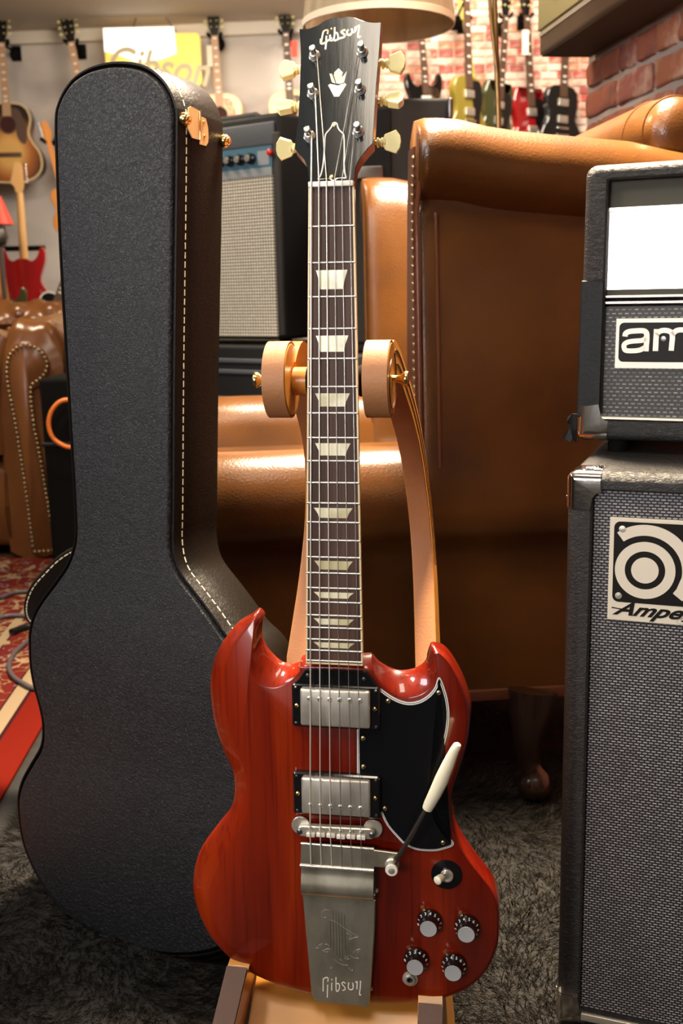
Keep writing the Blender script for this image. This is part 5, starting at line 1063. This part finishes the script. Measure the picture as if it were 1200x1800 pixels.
# ================================================================== HANGING GUITARS
OUT = {  # half outlines (x, y) from the strap end up to the neck joint, real metres
 'acoustic': [(0, 0), (0.08, 0.004), (0.15, 0.028), (0.195, 0.075), (0.205, 0.135), (0.190, 0.195), (0.155, 0.245), (0.135, 0.285), (0.133, 0.320), (0.145, 0.365), (0.148, 0.410), (0.130, 0.455), (0.090, 0.487), (0.030, 0.497)],
 'lp': [(0, 0), (0.07, 0.004), (0.125, 0.030), (0.158, 0.080), (0.163, 0.130), (0.145, 0.185), (0.115, 0.225), (0.105, 0.260), (0.112, 0.305), (0.122, 0.350), (0.112, 0.395), (0.080, 0.425), (0.030, 0.432)],
 'sg': [(0, 0), (0.07, 0.004), (0.130, 0.030), (0.163, 0.085), (0.160, 0.135), (0.135, 0.190), (0.118, 0.235), (0.128, 0.290), (0.140, 0.340), (0.132, 0.385), (0.112, 0.428), (0.098, 0.440), (0.094, 0.415), (0.080, 0.388), (0.055, 0.382), (0.030, 0.405)],
 'offset': [(0, 0), (0.08, 0.004), (0.130, 0.030), (0.160, 0.085), (0.155, 0.145), (0.120, 0.200), (0.112, 0.240), (0.125, 0.290), (0.145, 0.345), (0.148, 0.400), (0.130, 0.435), (0.115, 0.425), (0.095, 0.375), (0.060, 0.350), (0.030, 0.365)]}
JY = {'acoustic': 0.497, 'lp': 0.425, 'sg': 0.395, 'offset': 0.355}
def hanging_guitar(label, kind, D, nut, joint, body, neck='rosewood', fb='darkfb', head='black_gloss', yaw=0.0, group=None, guard=None, side=None, inlays=True, pick='black_plastic', tuners='tuner', inline=False, name=None, thick=None):
    jy = JY[kind]; Ln = 0.36 if kind == 'acoustic' else 0.42
    a = Vector((nut[0], D, nut[1])); b = Vector((joint[0], D, joint[1])); s = (a - b).length/Ln
    ang = math.atan2(a.x - b.x, a.z - b.z)
    root = thing(name or ('acoustic_guitar' if kind == 'acoustic' else 'electric_guitar'), label, 'guitar', None, (0, 0, 0), 0, group)
    up = (a - b).normalized(); M0 = Matrix.Translation(b - up*jy*s) @ Matrix.Rotation(ang, 4, 'Y') @ Matrix.Rotation(R(90), 4, 'X') @ Matrix.Rotation(yaw, 4, 'Y') @ Matrix.Scale(s, 4)
    root.matrix_world = M0
    h = OUT[kind]; pts = smooth_poly(h, 3, False); poly = pts + [(-x, y) for x, y in pts[::-1]][:-1]; poly = poly[1:] if abs(poly[0][0]) < 1e-6 else poly
    t = thick or (0.105 if kind == 'acoustic' else 0.042)
    bd = obj('body', *g_prism(poly, -t, 0.0, 0.004), body, root, 40)
    if side: obj('binding', *g_loft([[(x, y, z) for x, y in inset(poly, i_)] for z, i_ in ((-0.006, -0.0015), (0.0008, -0.0015), (0.0010, 0.009), (0.0002, 0.009))], True, False, False), side, root, 30)
    ny = jy + Ln
    obj('neck', *g_loft([[(w_*math.cos(PI*j/8), y, 0.004 - dp*math.sin(PI*j/8)) for j in range(9)] for y, w_, dp in ((jy - 0.02, 0.027, 0.02), (ny - 0.05, 0.022, 0.018), (ny, 0.021, 0.016))], True, True, True), neck, root, 50)
    ye = jy - (0.06 if kind != 'acoustic' else 0.085)
    obj('fingerboard', *g_prism([(-0.028, ye), (0.028, ye), (0.0215, ny), (-0.0215, ny)], 0.0035, 0.009), fb, root, 30)
    if inlays:
        m_ = MB()
        for n in (1, 3, 5, 7, 9, 12, 15, 17):
            y = ny - (ny - jy + 0.13)*1.17*(1 - 2**(-(n-0.5)/12)); w_ = 0.012
            if y > ye + 0.01: m_.add(*g_box((0, y, 0.0092), (2*w_, 0.011, 0.0008)))
        m_.obj('inlays', 'mother', root, 0, kind='stuff')
    if inline: hp = [(-0.020, ny), (0.020, ny), (0.024, ny + 0.03), (0.046, ny + 0.055), (0.044, ny + 0.08), (0.030, ny + 0.12), (0.020, ny + 0.17), (0.002, ny + 0.185), (-0.016, ny + 0.178), (-0.030, ny + 0.150), (-0.034, ny + 0.05), (-0.028, ny + 0.02)]
    else: hp = [(-0.021, ny), (0.021, ny), (0.028, ny + 0.03), (0.037, ny + 0.055), (0.041, ny + 0.150), (0.020, ny + 0.160), (0.0, ny + 0.152), (-0.020, ny + 0.160), (-0.041, ny + 0.150), (-0.037, ny + 0.055), (-0.028, ny + 0.03)]
    obj('headstock', *g_prism(hp, -0.012, 0.003, 0.001), head, root, 30)
    for k in range(3 if not inline else 6):
        for sg in ((-1, 1) if not inline else (-1,)):
            y = ny + 0.055 + (k*0.038 if not inline else k*0.022); x_ = (0.036 if not inline else 0.031)
            tk = MB(); tk.add(*g_tube([(sg*x_*0.9, y, -0.006), (sg*(x_ + 0.014), y, -0.006)], 0.003, 6)); tk.add(*g_box((sg*(x_ + 0.020), y, -0.006), (0.014, 0.014, 0.006), 0.002)); tk.add(*g_lathe([(0.005, 0.002), (0.005, 0.005), (0.003, 0.010)], (sg*x_*0.55, y, 0), seg=8))
            tk.obj('tuner', tuners, root, 40)
    if kind == 'acoustic':
        obj('sound_hole', *g_lathe([(0.050, 0.0004), (0.0001, 0.0006)], (0, jy - 0.135, 0), seg=28), 'hole', root, 0)
        obj('rosette', *g_loft([[(r_*math.cos(2*PI*k/32), jy - 0.135 + r_*math.sin(2*PI*k/32), 0.0007) for k in range(32)] for r_ in (0.050, 0.060)]), 'darkfb' if body != 'natural' else 'binding', root, 0)
        obj('bridge', *g_box((0, 0.175, 0.004), (0.15, 0.028, 0.008), 0.003), 'darkfb', root, 30)
        if guard: obj('pickguard', *g_prism(smooth_poly([(0.030, jy - 0.035), (0.075, jy - 0.045), (0.100, jy - 0.10), (0.118, jy - 0.19), (0.105, jy - 0.255), (0.070, jy - 0.24), (0.050, jy - 0.185), (0.058, jy - 0.12), (0.040, jy - 0.085)], 3), 0.0002, 0.0014), guard, root, 30)
    else:
        for y in (ye - 0.030, ye - 0.125): obj('pickup', *g_box((0, y, 0.005), (0.076, 0.042, 0.012), 0.003), 'nickel_bright' if kind != 'offset' else 'white_ply', root, 30)
        obj('bridge', *g_box((0, ye - 0.175, 0.008), (0.085, 0.014, 0.012), 0.003), 'chrome', root, 30)
        obj('tailpiece', *g_box((0, ye - 0.215, 0.008), (0.10, 0.012, 0.010), 0.004), 'chrome', root, 30)
        if guard: obj('pickguard', *g_prism(smooth_poly([(0.020, ye + 0.03), (0.070, ye + 0.045), (0.105, ye + 0.03), (0.115, ye - 0.05), (0.095, ye - 0.13), (0.080, ye - 0.21), (0.045, ye - 0.20), (0.035, ye - 0.10)], 3), 0.0003, 0.0022), guard, root, 30)
        for x, y in ((0.10, 0.10), (0.12, 0.06), (0.075, 0.07), (0.095, 0.03)): obj('knob', *g_lathe([(0.012, 0), (0.010, 0.012), (0.001, 0.013)], (x, y, 0), seg=14), 'gold', root, 40)
    return root
def hanger(D, nut, m='rubber', label='', wall=0.0):
    x, z = nut; t = thing('wall_hanger', label, 'hanger', None, (x, D, z)); 
    obj('yoke', *g_tube([(-0.040, -0.010, 0.010), (-0.030, 0.03, 0.0), (0, 0.045, -0.004), (0.030, 0.03, 0.0), (0.040, -0.010, 0.010)], 0.011, 8), m, t, 50)
    obj('bracket_arm', *g_tube([(0, 0.045, -0.004), (0.0, wall - D - 0.01, 0.0)], 0.008, 8), m, t, 50)
    obj('wall_plate', *g_box((0, wall - D - 0.008, 0), (0.06, 0.014, 0.09), 0.004), m, t, 30)
DL = 7.02
G1 = 'acoustic guitars on the mural wall'
L1n, L1j = [(-2.0055,2.3484),(-2.0062,2.0041)]
hanging_guitar('sunburst acoustic guitar with round sound hole at the far left of the mural wall', 'acoustic', DL, L1n, L1j, 'burst', fb='palefb', side='binding', guard='darkfb', group=G1)
L2n, L2j = [(-1.5836,2.3434),(-1.5342,2.0014)]
hanging_guitar('hanging guitar whose black headstock and pale neck show above the tall case left shoulder', 'acoustic', DL, L2n, L2j, 'natural', fb='palefb', group=G1)
L3n, L3j = [(-0.7105,2.3619),(-0.6988,2.0312)]
hanging_guitar('natural acoustic guitar with orange-red figured pickguard right beside the yellow sign', 'acoustic', DL, L3n, L3j, 'natural', fb='palefb', guard='tort', group=G1)
L4n, L4j = [(-0.2777,2.3728),(-0.2652,2.0424)]
hanging_guitar('natural acoustic guitar hanging immediately left of the red guitar headstock', 'acoustic', DL, L4n, L4j, 'natural', fb='darkfb', guard='darkfb', group=G1)
for nn, lb in ((L1n, 'black wall hanger holding the sunburst acoustic guitar'), (L2n, 'black wall hanger above the left shoulder of the tall case'), (L3n, 'black wall hanger holding the guitar with the orange-red pickguard'), (L4n, 'black wall hanger holding the acoustic beside the red guitar headstock')):
    hanger(DL, nn, label=lb, wall=7.3 + 0.0875*(-1.5 - nn[0]) - 0.005)
for q, lb in (([(-1.9608,2.2921)][0], 'empty black hanger hook right of the sunburst guitar neck'), ([(-1.5318,2.3068)][0], 'empty black hanger hook right of the pale-necked guitar'), ([(-0.6789,2.3262)][0], 'small black hanger hook right of the neck beside the yellow sign')):
    t = thing('hanger_hook', lb, 'hanger', None, (q[0], 7.10, q[1]))
    obj('arm', *g_tube([(-0.03, 7.3 - 7.10 - 0.03, 0.05), (0, 0, 0)], 0.008, 8), 'rubber', t, 50); obj('pad', *g_tube([(0, 0, 0.022), (0, -0.01, 0), (0, 0, -0.02)], [0.020, 0.024, 0.018], 8), 'rubber', t, 50)
# amber headstock peeking out beside the case, maple-neck guitar and others behind the sofa
n_, j_ = [(-1.6056,1.6883),(-1.5533,1.434)]
hanging_guitar('amber-brown guitar headstock and shoulder peeking out at the left edge of the tall case', 'lp', 6.4, n_, j_, 'amber', neck='amber', fb='amber', head='amber', inlays=False, tuners='chrome', inline=True)
hanger(6.4, n_, label='black wall hanger holding the amber-brown guitar beside the tall case', wall=7.30)
n_, j_ = [(-1.6543,1.3676),(-1.658,1.0185)]
hanging_guitar('red double-cutaway guitar with plain maple neck and headstock standing behind the sofa', 'offset', 5.9, n_, j_, 'red_m', neck='maple_neck', fb='maple_neck', head='maple_neck', inlays=False, tuners='chrome', inline=True, yaw=PI)
n_, j_ = [(-1.7327,1.1221),(-1.7116,0.8134)]
hanging_guitar('guitar with orange maple neck at the left frame edge behind the sofa', 'offset', 5.7, n_, j_, 'oliveblk', neck='amber', fb='amber', head='amber', inlays=False, inline=True)
n_, j_ = [(-1.2856,1.1084),(-1.4087,0.8306)]
hanging_guitar('black guitar with white edge showing between the sofa and the tall case', 'lp', 5.6, n_, j_, 'black_gloss', side='white_ply', guard='black_gloss')
t = thing('guitar_rack', 'black guitar rack bar and posts behind the sofa at far left', 'guitar rack', None, (-1.75, 5.95, 0))
za = [(-1.7033,1.086)][0]
obj('yoke_bar', *g_tube([(-0.6, 0.06, za[1]), (0.18, 0.06, za[1])], 0.014, 8), 'rubber', t, 50)
for x in (-0.5, -0.16): obj('post', *g_tube([(x, 0.075, 0.0), (x, 0.075, za[1])], 0.016, 8), 'rubber', t, 50)
for x in (-0.5, -0.16): obj('base_bar', *g_tube([(x, -0.25, 0.015), (x, 0.30, 0.015)], 0.015, 8), 'rubber', t, 50)
q = [(-1.655,1.1791)][0]
t = thing('table_lamp', 'lamp with bright red conical shade at the far left edge behind the sofa', 'lamp', None, (q[0], 5.5, 0))
obj('shade', *g_lathe([(0.072, q[1]), (0.020, q[1] + 0.135)], seg=30, caps=False), 'redbright', t, 50)
obj('stem', *g_lathe([(0.10, 0), (0.10, 0.02), (0.012, 0.03), (0.012, q[1] + 0.1)], seg=16), 'iron', t, 40); obj('socket', *g_lathe([(0.03, q[1] - 0.10), (0.045, q[1] - 0.06), (0.03, q[1] - 0.01)], seg=16), 'iron', t, 40)
# ---- brick wall electrics
DB = 7.36; G2 = 'electric guitars on the far brick wall'
for pts, kind, body, lb, kw in (
 ([(0.5649,2.5024),(0.5954,2.112)], 'offset', 'black_gloss', 'black electric guitar right below the lampshade on the far brick wall', dict(guard='chrome', yaw=0.5)),
 ([(0.8038,2.5248),(0.8188,2.0729)], 'lp', 'olive', 'olive gold single-cutaway guitar with a dark dotted neck on the far brick wall', dict(yaw=0.75, guard='black_gloss')),
 ([(0.8508,2.5036),(0.9069,2.0539)], 'sg', 'yellow', 'bright yellow guitar with a pale neck, half behind the olive gold one', dict(neck='yellow', fb='yellow', inlays=False, head='yellow', yaw=0.9)),
 ([(1.0828,2.4788),(1.0536,2.0475)], 'sg', 'oliveblk', 'dark olive double-horned guitar behind the brass lamp pole', dict(guard='black_gloss', yaw=0.75)),
 ([(1.2416,2.5162),(1.2738,2.0362)], 'sg', 'red_m', 'red double-horned guitar on the far brick wall left of the brick pillar', dict(guard='black_gloss', yaw=0.70)),
 ([(1.4943,2.545),(1.4856,2.0874)], 'lp', 'black_gloss', 'black single-cutaway guitar directly beside the brick pillar', dict(guard='black_gloss', yaw=0.55))):
    hanging_guitar(lb, kind, DB - {'olive': 0.46, 'oliveblk': 0.18}.get(body, 0), pts[0], pts[1], body, group=G2, **kw)
    hanger(DB - {'olive': 0.46, 'oliveblk': 0.18}.get(body, 0), pts[0], label='black wall hanger holding the ' + {'black electric guitar right below': 'black guitar below the lampshade', 'olive gold single-cutaway guitar': 'olive gold guitar', 'bright yellow guitar with a': 'bright yellow guitar', 'dark olive double-horned guitar behind': 'dark olive guitar', 'red double-horned guitar on': 'red guitar on the brick wall', 'black single-cutaway guitar directly': 'black guitar beside the brick pillar'}[next(k for k in ('black electric guitar right below', 'olive gold single-cutaway guitar', 'bright yellow guitar with a', 'dark olive double-horned guitar behind', 'red double-horned guitar on', 'black single-cutaway guitar directly') if lb.startswith(k))], wall=7.555)
for pts, m_, lb in (([(0.6283,2.4538),(0.6712,2.3586)], 'tagblue', 'small blue and white price tag below the lampshade'), ([(1.2075,2.4189),(1.2455,2.2728)], 'tag', 'cream price tag beside the red guitar neck'), ([(0.8619,2.4694),(0.8767,2.3478)], 'tag', 'narrow cream tag beside the bright yellow guitar neck'), ([(-0.7571,2.2993),(-0.7245,2.1786)], 'tag', 'cream tag hanging left of the guitar beside the yellow sign'), ([(-0.2467,2.3151),(-0.208,2.2237)], 'redbright', 'small red tag on the acoustic by the red guitar headstock')):
    y = 7.3 if pts[0][0] > 0.2 else 6.98
    (xa_, z1_), (xb_, z0_) = pts; t = thing('price_tag', lb, 'tag', None, ((xa_+xb_)/2, y, z0_)); obj('card', *g_box((0, 0, (z1_-z0_)/2), (abs(xb_-xa_), 0.004, abs(z1_-z0_))), m_, t, 0); obj('string', *g_tube([(0, 0, z1_-z0_), (0.0, 0.02, z1_-z0_+0.05)], 0.002, 5), 'iron', t, 50)
# yellow sign
sg = [(-1.3712,2.406),(-0.7942,2.0691)]; (xa_, zt_), (xb_, zb_) = sg
SG_ = thing('wall_sign', 'yellow illuminated sign with a brand name and white top corner behind the tall case', 'sign', None, ((xa_+xb_)/2, 7.0, (zt_+zb_)/2)); w2, h2 = (xb_-xa_)/2, (zt_-zb_)/2
def xz(pts, y0_, y1_): V, Fc = g_prism(pts, y0_, y1_); return [(x, -z, y) for x, y, z in V], Fc
obj('panel', *xz(rrect(-w2, -h2, w2, h2 - 0.035, 0.03), 0.0, 0.03), 'sign_y', SG_, 0)
obj('white_panel', *xz([(-w2 - 0.002, h2 - 0.13), (-w2 + 0.10, h2 - 0.16), (-w2 + 0.20, h2 - 0.20), (-w2 + 0.33, h2 - 0.185), (w2 - 0.145, h2 - 0.15), (w2 - 0.155, h2), (-w2 - 0.002, h2)], 0.030, 0.036), 'sign_w', SG_, 0)
lm = text_obj('lettering', 'Gibson', 0.245, 'sign_l', SG_, Matrix.Translation((0.015, -0.0335, -0.135)) @ Matrix.Rotation(R(90), 4, 'X') @ Matrix.Rotation(R(-7), 4, 'Z'), 0.003, 0.25, 0.88, 0.004)
wr = [(-1.2141,2.388),(-1.1735,2.4904),(-1.0054,2.4775),(-0.9444,2.3891)]
obj('hanging_wire', *g_tube([(x - (xa_+xb_)/2, 0.02, z - (zt_+zb_)/2) for x, z in wr], 0.005, 6), 'iron', SG_, 50)
# ================================================================== LAMP
LP = thing('floor_lamp', 'floor lamp with brass pole and large cream fabric shade above the red guitar headstock', 'lamp', None, (0.392, 2.62, 0))
shx = [(0.1069,1.4087)][0]; sx0 = shx[0] - 0.392; sz0 = shx[1]
n = 64; rings = []
for h_, r_ in ((0.0, 0.170), (0.02, 0.170), (0.30, 0.128)): rings.append([((r_ + 0.0016*math.sin(k*8))*math.cos(2*PI*k/n) + sx0, (r_ + 0.0016*math.sin(k*8))*math.sin(2*PI*k/n), sz0 + h_) for k in range(n)])
inr = [[(x + (sx0 - x)*0.025, y*0.975, z) for x, y, z in r_] for r_ in rings[::-1]]
sh = obj('lamp_shade', *g_loft(rings + inr + [rings[0]]), 'shade', LP, 60)
obj('shade_trim', *g_loft([[(r_*math.cos(2*PI*k/n) + sx0, r_*math.sin(2*PI*k/n), sz0 + h_) for k in range(n)] for r_, h_ in ((0.1725, -0.002), (0.1730, 0.012), (0.171, 0.013), (0.169, -0.002), (0.1725, -0.002))]), 'tag', sh, 60)
pa, pb = [(0.3808,1.196),(0.3696,1.4588)]; px1 = pa[0] - 0.392; px2 = pb[0] - 0.392
obj('pole', *g_tube([(px1, 0, 0.02), (px1, 0, pa[1]), (px2, 0, pb[1]), (px2 - 0.003, 0, 1.74), (px2 - 0.03, 0, 1.80), (px2 - 0.10, 0, 1.825), (sx0 + 0.06, 0, 1.82), (sx0, 0, 1.79), (sx0, 0, sz0 + 0.10)], 0.0062, 12), 'pole', LP, 60)
q = [(0.373,1.3097),(0.3594,1.4184),(0.3566,1.4541)]
obj('arm_rod', *g_tube([(x - 0.392, -0.014, z) for x, z in q] + [(q[2][0] - 0.392 - 0.01, -0.014, 1.70)], 0.0042, 8), 'pole', LP, 60)
obj('base', *g_lathe([(0.14, 0), (0.14, 0.012), (0.05, 0.03), (0.012, 0.05)], (px1, 0, 0), seg=36), 'pole', LP, 50)
obj('bulb_socket', *g_lathe([(0.018, sz0 + 0.06), (0.018, sz0 + 0.14), (0.012, sz0 + 0.15)], (sx0, 0, 0), seg=16), 'pole', LP, 50)
# ================================================================== AMPS BEHIND THE CHAIR
q = [(-0.1438,0.6929),(-0.1435,0.7035),(-0.2972,0.696),(-0.0591,1.2881)]
AMf = ((-0.13670,2.90000,0.69940),(0.80902,0.00000,-0.58779),(-0.58779,0.00000,-0.80902),(0.00000,1.00000,0.00000))
SA = thing('combo_amplifier', 'tall combo amplifier with silver grille cloth and blue-grey control panel behind the chair', 'amplifier', AMf)
W3, H3, D3 = 0.50, 0.575, 0.25
b = MB(); b.add(*g_box((-W3/2, H3/2, -D3/2), (W3, H3, D3), 0.012)); b.obj('shell', 'black_fab', SA, 40)
obj('grille_cloth', *g_box((-W3/2 - 0.002, 0.215, 0.001), (W3 - 0.045, 0.415, 0.010)), 'silver_grill', SA, 0)
obj('front_edge', *g_box((-0.010, H3/2 - 0.02, 0.003), (0.020, H3 - 0.06, 0.012), 0.004), 'grey_fab', SA, 30)
cpn = obj('control_panel', *g_box((-W3/2 - 0.002, 0.467, 0.003), (W3 - 0.045, 0.055, 0.006)), 'amp_blue', SA, 0)
obj('panel_border', *g_box((-W3/2 - 0.002, 0.431, 0.005), (W3 - 0.045, 0.020, 0.007)), 'amp_silver', SA, 0); obj('panel_plate', *g_box((-0.052, 0.465, 0.0065), (0.038, 0.036, 0.002)), 'amp_silver', SA, 0)
obj('top_front', *g_box((-W3/2 - 0.002, 0.524, 0.0), (W3 - 0.030, 0.058, 0.012), 0.004), 'amp_grey', SA, 30)
obj('handle', *g_tube([(-0.40, H3, -0.10), (-0.37, H3 + 0.018, -0.10), (-0.16, H3 + 0.018, -0.10), (-0.13, H3, -0.10)], 0.009, 8), 'grey_fab', SA, 50)
kp = None
for i in range(8):
    x = -0.092 - i*0.036
    if kp is None: kp = obj('knob', *g_lathe([(0.015, 0), (0.014, 0.010), (0.010, 0.011), (0.009, 0.020), (0.001, 0.021)], (0, 0, 0), seg=16), 'black_gloss', SA, 40); kc = obj('knob_cap', *g_lathe([(0.0085, 0.020), (0.008, 0.0225), (0.001, 0.023)], (0, 0, 0), seg=14), 'nickel_bright', kp, 40); kp.matrix_local = T(x, 0.466, 0.0062)
    else: c_ = copy_part(kp, SA, T(x, 0.466, 0.0062)); copy_part(kc, c_)
obj('pilot_lamp', *g_lathe([(0.009, 0), (0.008, 0.010), (0.002, 0.013)], (-0.026, 0.476, 0.006), seg=14), 'red_lens', SA, 50)
for x in (-0.05, -W3 + 0.05): obj('foot', *g_lathe([(0.016, -0.012), (0.018, 0)], (x, 0, -0.06), (0, 1, 0), 14), 'rubber', SA, 40)
# cabinet carrying it
b = MB(); SC2 = thing('speaker_cabinet', 'low black cabinet with grey piping carrying the silver-grilled amplifier', 'speaker cabinet', AMf); SC2.location.z = 0
zt = SA.location.z - 0.013
b.add(*g_box((-0.27, zt/2, -0.16), (0.62, zt, 0.34), 0.015)); b.obj('shell', 'black_fab', SC2, 40)
for y in (zt - 0.045, zt - 0.075, zt - 0.150): obj('piping', *g_box((-0.27, y, 0.011), (0.60, 0.012, 0.006), 0.002), 'amp_grey', SC2, 30)
obj('grille_cloth', *g_box((-0.27, 0.26, 0.009), (0.56, 0.40, 0.006)), 'grey_fab', SC2, 0)
# black cabinet stack right of the headstock
BSf = ((0.14079,2.72000,0.00000),(0.99939,0.00000,0.03490),(0.03490,0.00000,-0.99939),(0.00000,1.00000,0.00000))
BC = thing('speaker_cabinet', 'tall black speaker stack with a dark grey side behind the far chair wing', 'speaker cabinet', BSf)
hb = 0.64
b = MB(); b.add(*g_box((-0.20, 0.97, -0.12), (0.44, 0.64, 0.0001), 0)) if False else None
b.add(*g_box((0.0085, 0.972, -0.135), (0.272, 0.60, 0.25), 0.010)); b.obj('upper_shell', 'grey_fab', BC, 40)
obj('grille_cloth', *g_box((-0.062, 0.972, 0.0), (0.115, 0.55, 0.008), 0.002), 'black_fab', BC, 0)
obj('lower_shell', *g_box((0.0, 0.335, -0.130), (0.32, 0.67, 0.26), 0.012), 'black_fab', BC, 40)
obj('corner_guard', *g_box((0.140, 1.245, -0.012), (0.014, 0.050, 0.030), 0.006), 'iron', BC, 30)
obj('handle', *g_box((-0.062, 1.10, 0.007), (0.075, 0.030, 0.010), 0.003), 'iron', BC, 30)
